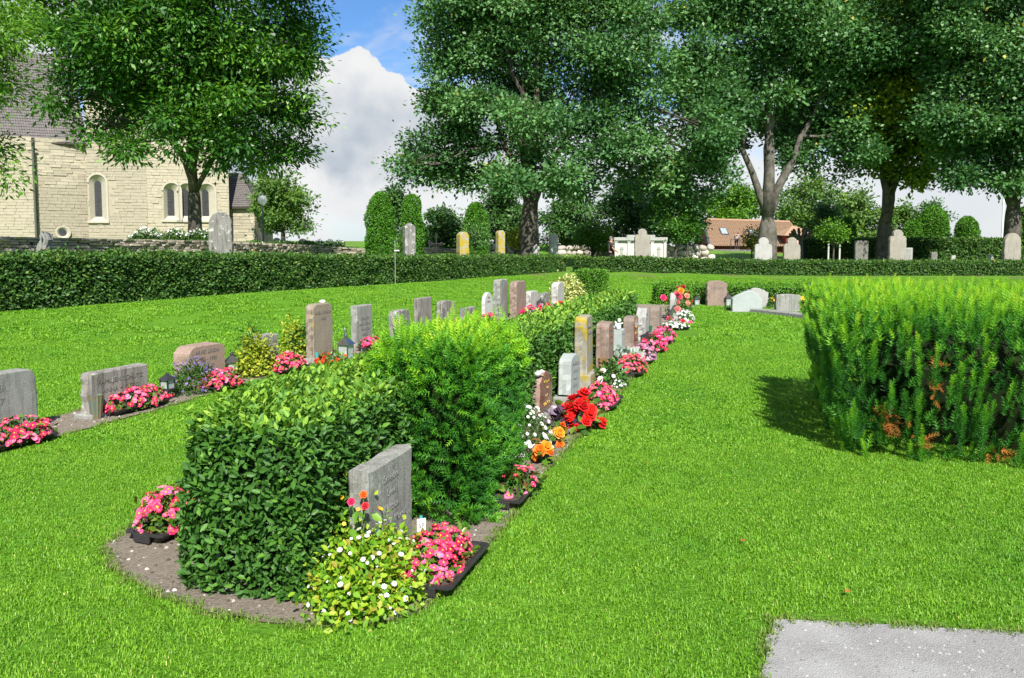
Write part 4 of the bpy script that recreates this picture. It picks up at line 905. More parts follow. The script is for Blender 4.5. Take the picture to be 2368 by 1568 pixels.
G(N, 'lowest grey gravestone just left of the white round-topped one', 'flat', 'granite_grey_dark', (1074,757), 1100, 1063, 710, rough=.006, **LR)
G(N, 'white round-topped marble gravestone in the second row', 'round', 'marble_white', (1121,746), 1140, 1113, 675, rough=.006, lines=('Hilda', 'Nilsson'), tmat='engraving', tsize=.06, **LR)
G(N, 'tallest grey rough gravestone right of the white marble one', 'soft', 'granite_grey', (1156,737), 1175, 1148, 645, rough=.014, t=.16, **LR)
G(N, 'pink granite gravestone with a slanting top beside the tallest one', 'shoulder', 'granite_pink', (1194,736), 1217, 1187, 648, rough=.016, t=.16, **LR)
G(N, 'pale rough gravestone behind the small black lantern', 'soft', 'stone_white', (1227,727), 1245, 1219, 672, rough=.014, t=.16, **LR)
G(N, 'little square grey gravestone between two pale ones', 'flat', 'granite_grey_dark', (1254,721), 1273, 1246, 677, rough=.006, t=.16, **LR)
G(N, 'slim pale gravestone in front of the cream variegated bush', 'arched', 'stone_white', (1290,716), 1305, 1282, 651, rough=.012, t=.17, **LR)
# graves in front of the low box hedge, fronts toward the camera or seen from behind
FR = dict(th=R(88), group='gravestones by the low box hedge')
G(N, 'rounded pink granite gravestone standing against the low hedge', 'arched', 'granite_pink', (1635,708), 1681, 1633, 648, rough=.012, t=.16, lines=('', 'LUNDGREN'), tsize=.06, **FR)
G(N, 'pale green slab with sloping broken outline, seen from behind', 'slope', 'granite_green', (1694,722), 1763, 1693, 671, rough=.008, t=.14, plinth=.03, **FR)
G(N, 'white gravestone with a bowed top half hidden behind the pale green slab', 'bell', 'granite_pale', (1722,711), 1777, 1720, 665, t=.14, **FR)
G(N, 'grey gravestone with gently waved top by the orange flowers', 'wave', 'granite_grey', (1795,722), 1851, 1793, 679, rough=.006, t=.14, **FR)
# old stones beyond the hedges (foot hidden): placed by distance
def old(label, kind, mat, X, w_px, Ytop, d, t=.2, rz=0., rough=.012, taper=0., name=N, zb=None, group='old gravestones beyond the hedge', lines=(), tsize=.1):
    p = at(X, 560, d); z = float(zt(p.x, p.y)) if zb is None else zb; w = w_px * d / FPX; h = at(X, Ytop, d).z - z
    root = thing(name, label, 'gravestone', (p.x, p.y, z - .02), rz, group); o = slab(outline(kind, w, h), t, rough, .02, .09, taper).build('slab', MATS[mat], root)
    for i, s in enumerate(lines): text(o, s, tsize, 0, h * .8 - i * tsize * 1.4, -t / 2, 'engraving_pale')
    return root
old('big grey gravestone with yellow lichen down its right edge, in front of the church', 'egg', 'granite_grey_dark', 511, 52, 488, 22.0, .22, R(12), .014)
old('rough unhewn boulder gravestone leaning by the dry stone wall', 'boulder', 'granite_grey', 92, 46, 534, 17.6, .3, R(8), .05)
old('tall pointed grey pillar gravestone in front of the thuja columns', 'point', 'granite_grey_dark', 946, 25, 514, 29.5, .45, R(20), .006)
old('white and yellow pillar gravestone in front of the third thuja', 'round', 'limestone_yellow', 1070, 23, 535, 33.5, .42, R(25), .006)
old('narrow yellow-lichened pillar gravestone left of the whitebeam trunk', 'round', 'limestone_yellow', 1157, 17, 532, 37, .36, R(25), .006)
old('tiny pointed white gravestone at the foot of the whitebeam', 'point', 'stone_white', 1240, 14, 564, 40, .2, R(15), .004)
old('rough pale square pillar right of the whitebeam trunk', 'flat', 'stone_white', 1280, 17, 541, 40.5, .36, R(15), .02)
old('large ogee-topped limestone gravestone in front of the pale tomb', 'ogee', 'limestone_old', 1485, 35, 528, 38.5, .22, 0, .012)
old('pale grey scalloped gravestone below the whitebeam by the house', 'ogee', 'stone_white', 1765, 40, 548, 39, .2, 0, .008)
old('scalloped limestone gravestone right of the pale grey one', 'ogee', 'limestone_old', 1831, 38, 548, 39, .2, 0, .01)
old('tall weathered ogee gravestone beside the maple trunk', 'ogee', 'limestone_old', 2075, 38, 530, 38, .22, 0, .014)
old('narrow white gravestone edge right of the weathered ogee one', 'soft', 'stone_white', 2100, 13, 572, 40, .4, R(50), .006)
old('weathered round-topped gravestone at the far right edge', 'egg', 'limestone_old', 2340, 39, 538, 37.5, .22, 0, .012)
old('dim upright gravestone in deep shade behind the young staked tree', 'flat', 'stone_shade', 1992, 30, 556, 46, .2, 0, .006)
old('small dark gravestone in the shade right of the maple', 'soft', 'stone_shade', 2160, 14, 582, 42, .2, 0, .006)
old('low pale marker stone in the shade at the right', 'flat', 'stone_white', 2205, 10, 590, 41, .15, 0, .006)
old('small pale stone seen beside the round-topped one at the right', 'flat', 'stone_white', 2292, 12, 588, 43, .15, 0, .006)
for X, yt, wp, lb in ((640, 549, 15, 'first'), (655, 552, 13, 'second'), (700, 551, 20, 'third')):
    old('little old gravestone on the terrace beyond the shaded wall, %s from the church' % lb, 'round', 'limestone_old', X, wp, yt, 44, .2, 0, .01, zb=1.3, group='little stones on the church terrace')

# ---------------------------------------------------------------- flowers
def blossom_mesh(kind):
    mb = MB()
    if kind == 'begonia':
        for a, r, w in ((0, 1, .78), (180, 1, .78), (90, .75, .45), (270, .75, .45)):
            c, s = math.cos(R(a)), math.sin(R(a)); pts = [(0, 0, .0), (.45 * r, -w * .8, .12), (.95 * r, -w * .55, .10), (1.05 * r, 0, .02), (.95 * r, w * .55, .10), (.45 * r, w * .8, .12)]
            mb.add([(x * c - y * s, x * s + y * c, z + (.06 if a % 180 else 0)) for x, y, z in pts], [(0, 1, 2, 3), (0, 3, 4, 5)])
    elif kind == 'double':
        for ring, (n, r, z, tip) in enumerate(((6, 1.0, 0, .05), (5, .72, .16, .30), (4, .42, .30, .52))):
            for i in range(n):
                a = 2 * math.pi * (i + .5 * ring) / n; c, s = math.cos(a), math.sin(a); w = r * .62
                mb.add([(x * c - y * s, x * s + y * c, zz) for x, y, zz in ((.05, 0, z), (r * .6, -w, z + tip * .8), (r, 0, z + tip), (r * .6, w, z + tip * .8))], [(0, 1, 2, 3)])
    elif kind == 'daisy':
        n = 9
        for i in range(n):
            a = 2 * math.pi * i / n; c, s = math.cos(a), math.sin(a); w = .30
            mb.add([(x * c - y * s, x * s + y * c, zz) for x, y, zz in ((.1, 0, 0), (.65, -w, .06), (1, 0, .02), (.65, w, .06))], [(0, 1, 2, 3)])
    me = mb.mesh('blossom_' + kind)
    cm = MB(); cm.lathe([(.24, .08), (.2, .2), (.06, .25)], 7); n0 = len(me.vertices)
    full = MB(); full.v = mb.v + cm.v; full.f = mb.f + [tuple(i + len(mb.v) for i in f) for f in cm.f]
    return mb, cm, full
BL = {k: blossom_mesh(k) for k in ('begonia', 'double', 'daisy')}
_bm = {}
def blossom_data(kind, col):
    if (kind, col) not in _bm:
        pet, cen, full = BL[kind]; me = full.mesh('blossom'); me.materials.append(MATS['petal_' + col]); me.materials.append(MATS['flower_centre' if kind != 'double' else 'petal_' + col])
        me.polygons.foreach_set('material_index', [0] * len(pet.f) + [1] * len(cen.f)); _bm[(kind, col)] = me
    return _bm[(kind, col)]
def dome_points(n, rx, ry, h, jit=.08, zmin=.0):
    d = unit(n * 3); d = d[d[:, 2] > zmin][:n]
    while len(d) < n: d = np.concatenate([d, d])[:n]
    lump = 1 + np.array([mnoise.noise(Vector(p) * 2.6 + Vector((rx * 90, h * 70, 1))) for p in d.tolist()]) * .16
    P = d * np.array([rx, ry, h]) * (lump + rng.normal(0, jit, n))[:, None]; P[:, 2] = np.maximum(P[:, 2], .005)
    Nn = d / np.array([rx, ry, h]); Nn /= np.linalg.norm(Nn, axis=1, keepdims=True); return P, Nn
def flowers(name, label, cat, p, rz, rx, ry, h, leaf, nleaf, lsize, kind, col, nb, bsize, single, group=None, lift=1.0, z0=0., zmin=.12, face_sun=.5, lwid=1.2, tmpl=LEAF6):
    p = Vector(p) + Vector((0, 0, z0)); root = thing(name, label, cat, p, rz, group)
    P, Nn = dome_points(nleaf, rx, ry, h * .92, .16); P *= rng.uniform(.55, 1., (len(P), 1)) ** .6
    X = Nn * .6 + unit(nleaf) * .7 + np.array([0, 0, .1]); stamp('foliage', *tmpl, P, X, Nn + np.array([0, 0, .6]) + unit(nleaf) * .4, lsize * rng.uniform(.6, 1.2, nleaf), rng.random(nleaf), MATS[leaf], root, 'stuff', lwid)
    mb = MB()
    for i in range(10):
        a = rng.uniform(0, 6.28); r = rng.uniform(.1, .7); mb.tube([(0 + .2 * rx * math.cos(a), .2 * ry * math.sin(a), -.01), (rx * r * math.cos(a), ry * r * math.sin(a), h * .75)], [.004, .0025], 4)
    mb.build('stems', MATS['stem_green'], root)
    if not nb: return root
    P, Nn = dome_points(nb, rx * lift, ry * lift, h * lift, .05, zmin); loc = Matrix.Rotation(-rz, 3, 'Z') @ to_sun; Nn = Nn + np.array(loc) * face_sun + unit(nb) * .35
    if single:
        me = blossom_data(kind, col)
        for q, nn_ in zip(P, Nn):
            o = bpy.data.objects.new('blossom', me); COL.objects.link(o); o.parent = root; o.location = q
            o.rotation_euler = (Vector(nn_).to_track_quat('Z', 'Y') @ Matrix.Rotation(random.uniform(0, 6.28), 3, 'Z').to_quaternion()).to_euler(); s = bsize * random.uniform(.55, 1.25); o.scale = (s, s, s)
    else:
        pet = BL[kind][0]; tang = np.cross(Nn, unit(nb)); tv = pet.v if kind != 'begonia' else pet.v
        stamp('blossoms', tv, pet.f, P, tang, Nn, bsize * rng.uniform(.75, 1.2, nb), rng.random(nb), MATS['petals_' + col], root)
    return root
def tray(label, p, rz, L, W, h=.055, group='black plastic flower trays'):
    """shallow plastic tray with a broad flanged rim, ribbed ends"""
    root = thing('flower_tray', label, 'flower tray', p, rz, group); a, b = L / 2, W / 2; i = .022; mb = MB()
    def ring(x, y, z, c=.02): return [(-x + c, -y, z), (x - c, -y, z), (x, -y + c, z), (x, y - c, z), (x - c, y, z), (-x + c, y, z), (-x, y - c, z), (-x, -y + c, z)]
    rings = [ring(a - .03, b - .03, .002), ring(a - .006, b - .006, h - .012), ring(a + .008, b + .008, h - .012), ring(a + .008, b + .008, h - .003), ring(a - .004, b - .004, h), ring(a - i, b - i, h - .004), ring(a - i - .012, b - i - .012, .012)]
    for k, r in enumerate(rings):
        mb.v += r
        if k:
            for j in range(8): mb.f.append(((k - 1) * 8 + j, (k - 1) * 8 + (j + 1) % 8, k * 8 + (j + 1) % 8, k * 8 + j))
    mb.f.append(tuple(range(6 * 8, 7 * 8))); mb.build('shell', MATS['tray_plastic'], root)
    s = MB()
    for sx in (-1, 1): s.box(sx * (a + .006) - .007, sx * (a + .006) + .007, -b * .45, b * .45, .006, h - .006, .003)
    s.build('end_grips', MATS['tray_plastic'], root)
    m2 = MB().box(-a + .03, a - .03, -b + .03, b - .03, .006, h * .72); m2.build('potting_soil', MATS['soil_dark'], root); return root
def begonia_tray(tl, fl, X, Y, L, W, rz, nb, nleaf, bs, single, h=.15, col='pink', off=(0, 0), kind='begonia', rxk=.50, leaf='begonia_leaf', lsize=.05, name='begonias', flabel=None):
    q = gnd(X, Y); tray(tl, (q.x, q.y, q.z + .012), rz, L, W)
    d = Matrix.Rotation(rz, 3, 'Z') @ Vector((off[0], off[1], 0))
    flowers(name, fl, 'flowers', (q.x + d.x, q.y + d.y, q.z + .04), rz, L * rxk, W * .62, h, leaf, nleaf, lsize, kind, col, nb, bs, single, 'bedding flowers in trays', 1.05, 0, .06)
RZ = rz_row; RL = math.pi / 2 - TL
begonia_tray('black tray nearest the camera beside the granite stone', 'pink begonias in the nearest tray, in front of the granite stone', 1034, 1328, .56, .24, RZ, 215, 420, .0205, True, .15, off=(-.02, .06), lsize=.045)
begonia_tray('black tray at the left side of the hedge end', 'tall pink begonias at the left side of the hedge end', 388, 1236, .34, .24, R(68), 120, 320, .024, True, .21, lsize=.045, rxk=.46)
begonia_tray('black tray half hidden behind the rounded yew', 'few pink begonias showing beside the rounded yew', 1188, 1152, .50, .22, RZ, 46, 160, .023, True, .13, off=(.06, -.02), rxk=.40)
begonia_tray('black tray in front of the leaning grey gravestone', 'pink begonias right behind the red double ones', 1400, 940, .55, .26, RZ, 150, 300, .027, True, .17, off=(-.05, .05))
begonia_tray('black tray in front of the pillar stone and wicker vase', 'round pink begonia mound by the silvery leaves', 1462, 866, .52, .28, RZ, 150, 260, .026, True, .19, off=(0, .0))
begonia_tray('black tray under the mauve flower mound', 'mauve flower mound behind the silvery leaves', 1484, 838, .50, .30, RZ, 190, 300, .017, False, .19, 'mauve', kind='daisy', leaf='herb_leaf', lsize=.03, name='chrysanthemums')
begonia_tray('black tray next beyond the mauve flowers', 'pink begonias under the flat black lantern lid', 1514, 812, .50, .30, RZ, 90, 220, .030, False, .20)
begonia_tray('black tray last but one along the near row', 'pink begonias farthest up the near row', 1535, 792, .50, .30, RZ, 90, 220, .030, False, .20)
begonia_tray('black tray of white flowers at the far end of the bed', 'low white flowers in the far black tray', 1556, 763, .55, .30, R(12), 70, 140, .028, False, .10, 'white', kind='daisy', leaf='herb_leaf', name='white_violas')
# second row
for a in (('black tray at the left edge in front of the cut-off stone', 'pink begonias at the left edge of the picture', 40, 1032, .55, .22, RL, 127, 300, .026, True, .17),
          ('long black tray in front of the lichened wide stone', 'pink begonias in front of the lichened wide stone', 316, 948, .68, .22, RL, 165, 320, .026, True, .17),
          ('black tray beside the lavender', 'pink begonias right of the lavender', 512, 900, .50, .24, RL, 135, 260, .026, True, .16),
          ('black tray in front of the sunburst stone', 'pink begonias in front of the sunburst stone', 668, 860, .50, .26, RL, 127, 240, .026, True, .18),
          ('black tray in front of the square-topped stone', 'pink begonias in front of the square-topped stone', 858, 810, .42, .24, RL, 70, 180, .028, False, .15),
          ('black tray behind the yew shoots', 'pink begonias glimpsed above the yew', 1064, 770, .5, .26, RL, 70, 180, .032, False, .18),
          ('black tray by the white marble stone', 'pink begonias at the foot of the white marble stone', 1128, 748, .4, .24, RL, 50, 140, .032, False, .16),
          ('black tray left of the small black lantern', 'pink begonias left of the small black lantern', 1224, 733, .55, .28, RL, 80, 180, .034, False, .17),
          ('black tray right of the small black lantern', 'pink begonias right of the small black lantern', 1262, 724, .5, .28, RL, 80, 180, .034, False, .18),
          ('black tray in front of the slim pale stone', 'orange-red begonias in front of the slim pale stone', 1302, 717, .5, .28, RL, 80, 180, .034, False, .16, 'ember'),
          ('black tray beside the clipped hedge block', 'salmon-pink begonias beside the clipped hedge block', 1408, 692, .5, .28, RL, 60, 140, .036, False, .13),
          ('black tray by the rounded pink gravestone', 'pink begonias at the foot of the rounded pink stone', 1656, 706, .48, .26, 0, 70, 140, .034, False, .13),
          ('black tray by the white bowed stone', 'pink begonias between the two pale stones', 1764, 709, .26, .22, 0, 40, 90, .034, False, .13)):
    begonia_tray(*a)
def fl(*a, **k): return flowers(*a, **k)
q = gnd(1344, 1000); fl('red_begonias', 'blood-red double begonias in the near bed', 'flowers', q + Vector((.02, .18, 0)), RZ, .24, .17, .26, 'begonia_leaf', 170, .09, 'double', 'red', 34, .055, True, face_sun=.7)
for X, Y, h, lb in ((1258, 1072, .15, 'lower'), (1292, 1030, .17, 'upper')):
    q = gnd(X, Y); fl('orange_begonias', 'orange begonias beside the white daisies, the %s plant' % lb, 'flowers', q, RZ, .085, .07, h, 'begonia_leaf', 34, .07, 'double', 'orange', 5, .048, True, 'orange begonias', face_sun=.8)
q = gnd(1228, 1070); fl('marguerites', 'bush of white daisies right of the rounded yew', 'flowers', q + Vector((-.02, .22, 0)), RZ, .30, .17, .34, 'herb_leaf', 1500, .045, 'daisy', 'white', 110, .019, True, lwid=.35, lift=1.08, face_sun=.9)
q = gnd(1303, 1002); fl('coral_bells', 'dark purple-leaved plant in front of the brown gravestone', 'plant', q + Vector((0, .16, 0)), RZ, .17, .13, .15, 'purple_leaf', 110, .085, None, None, 0, 0, False, lwid=2.0)
q = gnd(1415, 893); fl('cape_daisies', 'pale pink daisies with green leaves by the lichened pillar', 'flowers', q + Vector((0, .15, 0)), RZ, .24, .16, .24, 'herb_leaf', 420, .07, 'daisy', 'palepink', 12, .045, True, lift=1.08, face_sun=.9)
q = gnd(1432, 897); fl('white_alyssum', 'small cushion of white flowers at the bed edge', 'flowers', q, RZ, .12, .08, .09, 'herb_leaf', 120, .03, 'daisy', 'white', 40, .016, False)
q = gnd(1447, 850); fl('lambs_ear', 'silvery grey-leaved plant below the cherub stone', 'plant', q + Vector((0, .1, 0)), RZ, .42, .17, .20, 'grey_leaf', 190, .13, None, None, 0, 0, False, lwid=1.1)
q = gnd(845, 1432); fl('feverfew', 'yellow-green feverfew with small white flowers at the front of the bed', 'flowers', q + Vector((-.02, .24, 0)), RZ, .31, .24, .27, 'feverfew_leaf', 5200, .034, 'daisy', 'white', 95, .0115, True, lift=1.08, face_sun=.6, lwid=1.35)
q = gnd(760, 1400); fl('feverfew', 'taller thin feverfew plant going to seed against the hedge', 'flowers', q + Vector((.05, .35, 0)), RZ, .24, .18, .42, 'feverfew_leaf', 1100, .030, 'daisy', 'yellow', 40, .010, False, lift=1.08, lwid=1.2)
q = gnd(985, 1372); fl('feverfew', 'small feverfew plant beside the nearest tray', 'flowers', q + Vector((-.06, .05, 0)), RZ, .14, .10, .14, 'feverfew_leaf', 600, .028, 'daisy', 'white', 22, .0125, True, lwid=1.3)
q = gnd(440, 912); fl('lavender', 'lavender bush in front of the broad pinkish gravestone', 'plant', q + Vector((0, .12, 0)), RL, .28, .20, .30, 'herb_leaf', 1300, .07, 'double', 'lavender', 110, .013, False, lwid=.3, lift=1.2)
q = gnd(767, 836); fl('red_begonias', 'scarlet begonias with brownish leaves by the tall sand-coloured stone', 'flowers', q, RL, .30, .14, .14, 'begonia_leaf', 260, .045, 'double', 'ember', 24, .026, False)
q = gnd(583, 874); fl('euonymus', 'yellow variegated shrub left of the sunburst stone', 'shrub', q + Vector((.0, .16, 0)), RL, .27, .2, .50, 'gold_leaf', 1900, .045, None, None, 0, 0, False, lwid=1.3)
q = gnd(655, 842); fl('euonymus', 'green and yellow ivy climbing right of the sunburst stone', 'shrub', q + Vector((.05, .25, 0)), RL, .22, .18, .58, 'gold_leaf', 800, .045, None, None, 0, 0, False, lwid=1.3)
q = gnd(660, 840); fl('ivy', 'dark green ivy leaning against the sunburst stone', 'shrub', q + Vector((.12, .3, 0)), RL, .22, .18, .52, 'ash_leaf', 900, .045, None, None, 0, 0, False, lwid=1.5)
q = gnd(560, 868); fl('ivy', 'dark green ivy left of the sunburst stone', 'shrub', q + Vector((.0, .34, 0)), RL, .26, .18, .56, 'ash_leaf', 900, .045, None, None, 0, 0, False, lwid=1.5)
q = gnd(1313, 700); fl('variegated_dogwood', 'big cream variegated bush beside the clipped hedge block', 'shrub', q + Vector((0, .2, 0)), RL, .50, .45, .68, 'cream_leaf', 3200, .075, None, None, 0, 0, False, lwid=1.2)
q = gnd(1865, 716); fl('coneflowers', 'orange-yellow flowers right of the waved grey stone', 'flowers', q, 0, .26, .2, .36, 'herb_leaf', 500, .06, 'daisy', 'yellow', 34, .045, False, lift=1.12)
q = gnd(1786, 712); fl('coneflowers', 'few orange flowers left of the waved grey stone', 'flowers', q, 0, .12, .1, .24, 'herb_leaf', 140, .06, 'daisy', 'yellow', 10, .04, False, lift=1.12)
q = gnd(1720, 706); fl('low_plant', 'small dark green plant left of the pale green slab', 'plant', gnd(1690, 718), 0, .16, .12, .13, 'wood_leaf', 120, .06, None, None, 0, 0, False)
q = gnd(1568, 735)
fl('climbing_rose', 'climbing roses at the far end of the near bed', 'flowers', q, RZ, .36, .26, .62, 'herb_leaf', 560, .055, 'double', 'rose', 18, .06, False, lift=1.15)
q = gnd(1583, 742); fl('white_alyssum', 'white flower cushion under the climbing roses', 'flowers', q, RZ, .26, .2, .22, 'herb_leaf', 240, .03, 'daisy', 'white', 80, .026, False)
# rose stems leaning over the nearest stone
rs_ = thing('rose_bush', 'three fading pink roses in front of the nearest granite stone', 'flowers', gnd(838, 1362)); mb = MB(); tips = [(-.05, .02, .405), (.005, .03, .435), (.02, -.01, .395)]
for tx, ty, tz_ in tips: mb.tube([(0, 0, 0), (tx * .3, ty, tz_ * .6), (tx, ty, tz_)], [.005, .004, .003], 5)
mb.build('stems', MATS['stem_green'], rs_)
for (tx, ty, tz_), c in zip(tips, ('pink', 'orange', 'rose')):
    o = link('rose_bloom', blossom_data('double', c), None, rs_); o.location = (tx, ty, tz_); o.scale = (.021,) * 3; o.rotation_euler = (R(50), 0, 0)
Pq = np.array([(.02, -.02, .35), (.05, -.02, .36), (-.02, 0, .37), (.02, 0, .31), (-.05, .01, .28)]); stamp('leaves', *LEAF6, Pq, unit(5) + np.array([.5, -.5, 0]), unit(5) * .3 + np.array([0, -.5, 1]), .06, [.6, .8, .5, .7, .6], MATS['fresh_leaf'], rs_, None, 1.3)
# tall rose blooms above the far end of the hedge
ro = thing('rose_bush', 'tall orange-pink roses standing above the far end of the hedge', 'flowers', gnd(1550, 748)); mb = MB()
for X, Y, c in ((1534, 688, 'pink'), (1566, 679, 'rose'), (1575, 672, 'orange'), (1571, 686, 'pink'), (1548, 737, 'pink'), (1567, 714, 'rose'), (1579, 744, 'rose'), (1596, 748, 'pink')):
    d = ro.location.y + random.uniform(-.1, .3); p = at(X, Y, d) - ro.location; mb.tube([(0, .1, 0), (p.x * .6, p.y, p.z * .6), p], [.006, .005, .004], 5)
    o = link('rose_bloom', blossom_data('double', c), None, ro); o.location = p; o.scale = (.07,) * 3; o.rotation_euler = (R(60), 0, 0)
mb.build('stems', MATS['stem_green'], ro)

# ---------------------------------------------------------------- small things on the graves
def marker(label, p, rz, h=.16):
    r = thing('plant_marker', label, 'marker', p, rz, 'care markers'); MB().box(-.008, .008, -.003, .003, -.03, h + .012, .001).build('stake', MATS['teal_plastic'], r)
    o = MB().box(-.024, .024, -.007, -.0032, h - .07, h - .002, .001).build('plaque', MATS['plaque_white'], r); text(o, 'SP', .034, 0, h - .05, -.007, 'engraving', 'lettering', ext=.0005)
marker('teal marker with SP on white plaque right of the nearest granite stone', gnd(974, 1262), R(25), .15)
marker('teal SP marker by the broad stone at the left edge', gnd(76, 1010), R(35), .14)
marker('teal SP marker by the black lantern of the lichened stone', gnd(352, 928), R(35), .17)
marker('narrow SP marker right of the broad pinkish gravestone', gnd(526, 888), R(75), .15)
marker('little SP marker behind the begonias by the square-topped stone', gnd(868, 808), R(40), .17)
def lantern(label, p, w, h, post=0., mat='black_iron', handle=False, rz=0.):
    r = thing('grave_lantern', label, 'lantern', p, rz, 'grave lanterns'); z = post; a = w / 2; b = h * .6
    if post: MB().tube([(0, 0, -.02), (0, 0, post)], .012, 6).build('post', MATS[mat], r)
    MB().box(-a, a, -a, a, z, z + .02, .003).build('base', MATS[mat], r)
    for sx in (-1, 1):
        for sy in (-1, 1): MB().box(sx * (a - .008) - .006, sx * (a - .008) + .006, sy * (a - .008) - .006, sy * (a - .008) + .006, z + .02, z + b).build('corner_post', MATS[mat], r)
    for i in range(4):
        o = MB().box(-a + .014, a - .014, -a + .007, -a + .010, z + .02, z + b).build('pane', MATS['glass'], r); o.rotation_euler = (0, 0, i * math.pi / 2)
    m = MB(); k = a * 1.25; m.add([(-k, -k, z + b), (k, -k, z + b), (k, k, z + b), (-k, k, z + b), (-a * .3, -a * .3, z + h * .86), (a * .3, -a * .3, z + h * .86), (a * .3, a * .3, z + h * .86), (-a * .3, a * .3, z + h * .86)], [(3, 2, 1, 0), (0, 1, 5, 4), (1, 2, 6, 5), (2, 3, 7, 6), (3, 0, 4, 7), (4, 5, 6, 7)]); rf = m.build('roof', MATS[mat], r)
    MB().lathe([(a * .34, z + h * .86), (a * .34, z + h * .93), (a * .12, z + h)], 10).build('cap', MATS[mat], rf)
    MB().lathe([(.02, z + .02), (.02, z + b * .5), (.012, z + b * .52)], 10).build('candle', MATS['white_glaze'], r)
    if handle: MB().tube([(a * .45 * math.cos(t), 0, z + h * .93 + a * 1.5 * max(0, math.sin(t)) ) for t in np.linspace(0, math.pi, 12)], .006, 6).build('handle', MATS[mat], r)
q = gnd(356, 936); lantern('black lantern with glass sides right of the lichened wide stone', q + Vector((.03, .25, 0)), .11, .18, .10, rz=RL)
lantern('large steel lantern with ring handle beside the tall sand-coloured stone', gnd(797, 832) + Vector((0, .08, 0)), .16, .34, 0, 'steel', True, RL)
q = gnd(537, 872); lantern('dark lantern under a flat lid left of the yellow shrub', q, .13, .30, .0, rz=R(30))
lantern('small black lantern on a post among the begonias of the second row', gnd(1250, 724), .12, .24, .10, rz=R(20))
lantern('black lantern left of the rounded pink stone by the low hedge', gnd(1611, 706), .14, .26, rz=0)
lantern('black lantern right of the rounded pink stone by the low hedge', gnd(1684, 708), .16, .34, rz=0)
lantern('low black lantern with broad lid behind the mauve flowers', gnd(1498, 806), .16, .2, .06, rz=R(30))
def vase(name, label, p, r0, r1, h, mat, flute=0., k=24):
    root = thing(name, label, 'vase', p); mb = MB()
    for z, r in ((0, r0), (h * .06, r0 * .98), (h * .5, r0 + (r1 - r0) * .42), (h * .93, r1 * .96), (h, r1), (h, r1 - .008), (h * .3, r0 * .8)):
        for j in range(k):
            t = 2 * math.pi * j / k; rr = r * (1 + flute * (1 if j % 2 else -1)); mb.v.append((rr * math.cos(t), rr * math.sin(t), z))
    for i in range(6):
        for j in range(k): mb.f.append((i * k + j, i * k + (j + 1) % k, (i + 1) * k + (j + 1) % k, (i + 1) * k + j))
    mb.f.append(tuple(reversed(range(k)))); mb.f.append(tuple(6 * k + j for j in range(k))); mb.build('body', MATS[mat], root); return root
vase('fluted_vase', 'fluted greenish tin vase before the lichened wide stone', gnd(223, 970), .045, .065, .225, 'tin_vase', .05)
v = vase('wicker_vase', 'brown woven flower vase beside the pillar gravestone', gnd(1393, 866), .035, .055, .20, 'wicker', .03)
for z in (.05, .10, .15): MB().lathe([(.043 + z * .09, z), (.048 + z * .09, z + .012), (.043 + z * .09, z + .024)], 18).build('woven_band', MATS['wicker'], v)
vase('green_cup_vase', 'small green plastic grave vase at the end of the near row', gnd(1502, 772), .03, .05, .14, 'green_plastic')
vase('teal_vase', 'slim teal vase at the foot of the tall sand-coloured stone', gnd(733, 842), .018, .026, .15, 'teal_plastic')
MB().box(-.09, .09, -.05, .05, 0, .07, .008).build('vase_block', MATS['granite_grey'], None).location = gnd(722, 840)
tag(bpy.data.objects['vase_block'], 'small grey block holding the slim teal vase', 'stone block')
# pebble, dove, cherub
def on_stone(g, dx, dz): r, w, t, h = g; return r.location + Matrix.Rotation(r.rotation_euler[2], 3, 'Z') @ Vector((dx, 0, h + dz))
bm = bmesh.new(); bmesh.ops.create_icosphere(bm, subdivisions=3, radius=1)
for v_ in bm.verts: v_.co = Vector((v_.co.x * .045, v_.co.y * .035, v_.co.z * .026 * (1 + .2 * v_.co.x)))
me = bpy.data.meshes.new('pebble'); bm.to_mesh(me); bm.free(); o = link('pebble', me, MATS['white_glaze']); o.location = on_stone(tall5, .08, .012); tag(o, 'smooth white pebble lying on the tall sand-coloured gravestone', 'pebble')
def blob(parts, name, mat, parent=None, res=3):
    """one smooth body grown from overlapping ellipsoids"""
    bm = bmesh.new()
    for c, r, e in parts:
        q = bmesh.ops.create_icosphere(bm, subdivisions=res, radius=1, matrix=Matrix.LocRotScale(Vector(c), Vector((1, 0, 0)).rotation_difference(Vector(e)) if e else None, Vector(r)))
    me = bpy.data.meshes.new(name); bm.to_mesh(me); bm.free(); o = link(name, me, MATS[mat], parent)
    md = o.modifiers.new('remesh', 'REMESH'); md.mode = 'VOXEL'; md.voxel_size = min(min(r) for _, r, _ in parts) * .35; md.use_smooth_shade = True; return o
dv = thing('dove_figurine', 'white china dove sitting on the shoulder of the brown gravestone', 'figurine', gnd(1250, 970) + UX * .05 - VX * .05 + Vector((0, 0, .37)), R(-25))
blob([((0, 0, .035), (.055, .03, .028), (1, 0, .25)), ((.05, 0, .06), (.02, .018, .018), None), ((-.06, 0, .025), (.04, .02, .008), (1, 0, .15)), ((.07, 0, .058), (.012, .006, .005), None)], 'body', 'white_glaze', dv)
cp = on_stone(cherub_g, 0, 0); ch = thing('cherub_figurine', 'small white kneeling cherub on top of the white gravestone', 'figurine', cp, R(20))
blob([((0, 0, .05), (.035, .03, .05), (.2, 0, 1)), ((.01, -.02, .125), (.028, .028, .03), None), ((.0, -.03, .02), (.05, .022, .02), (1, .6, 0)), ((-.02, .03, .03), (.05, .02, .02), (1, -.4, 0)), ((.03, -.03, .08), (.035, .012, .012), (1, -.6, .4)), ((-.035, .01, .085), (.012, .03, .03), None)], 'body', 'white_glaze', ch)
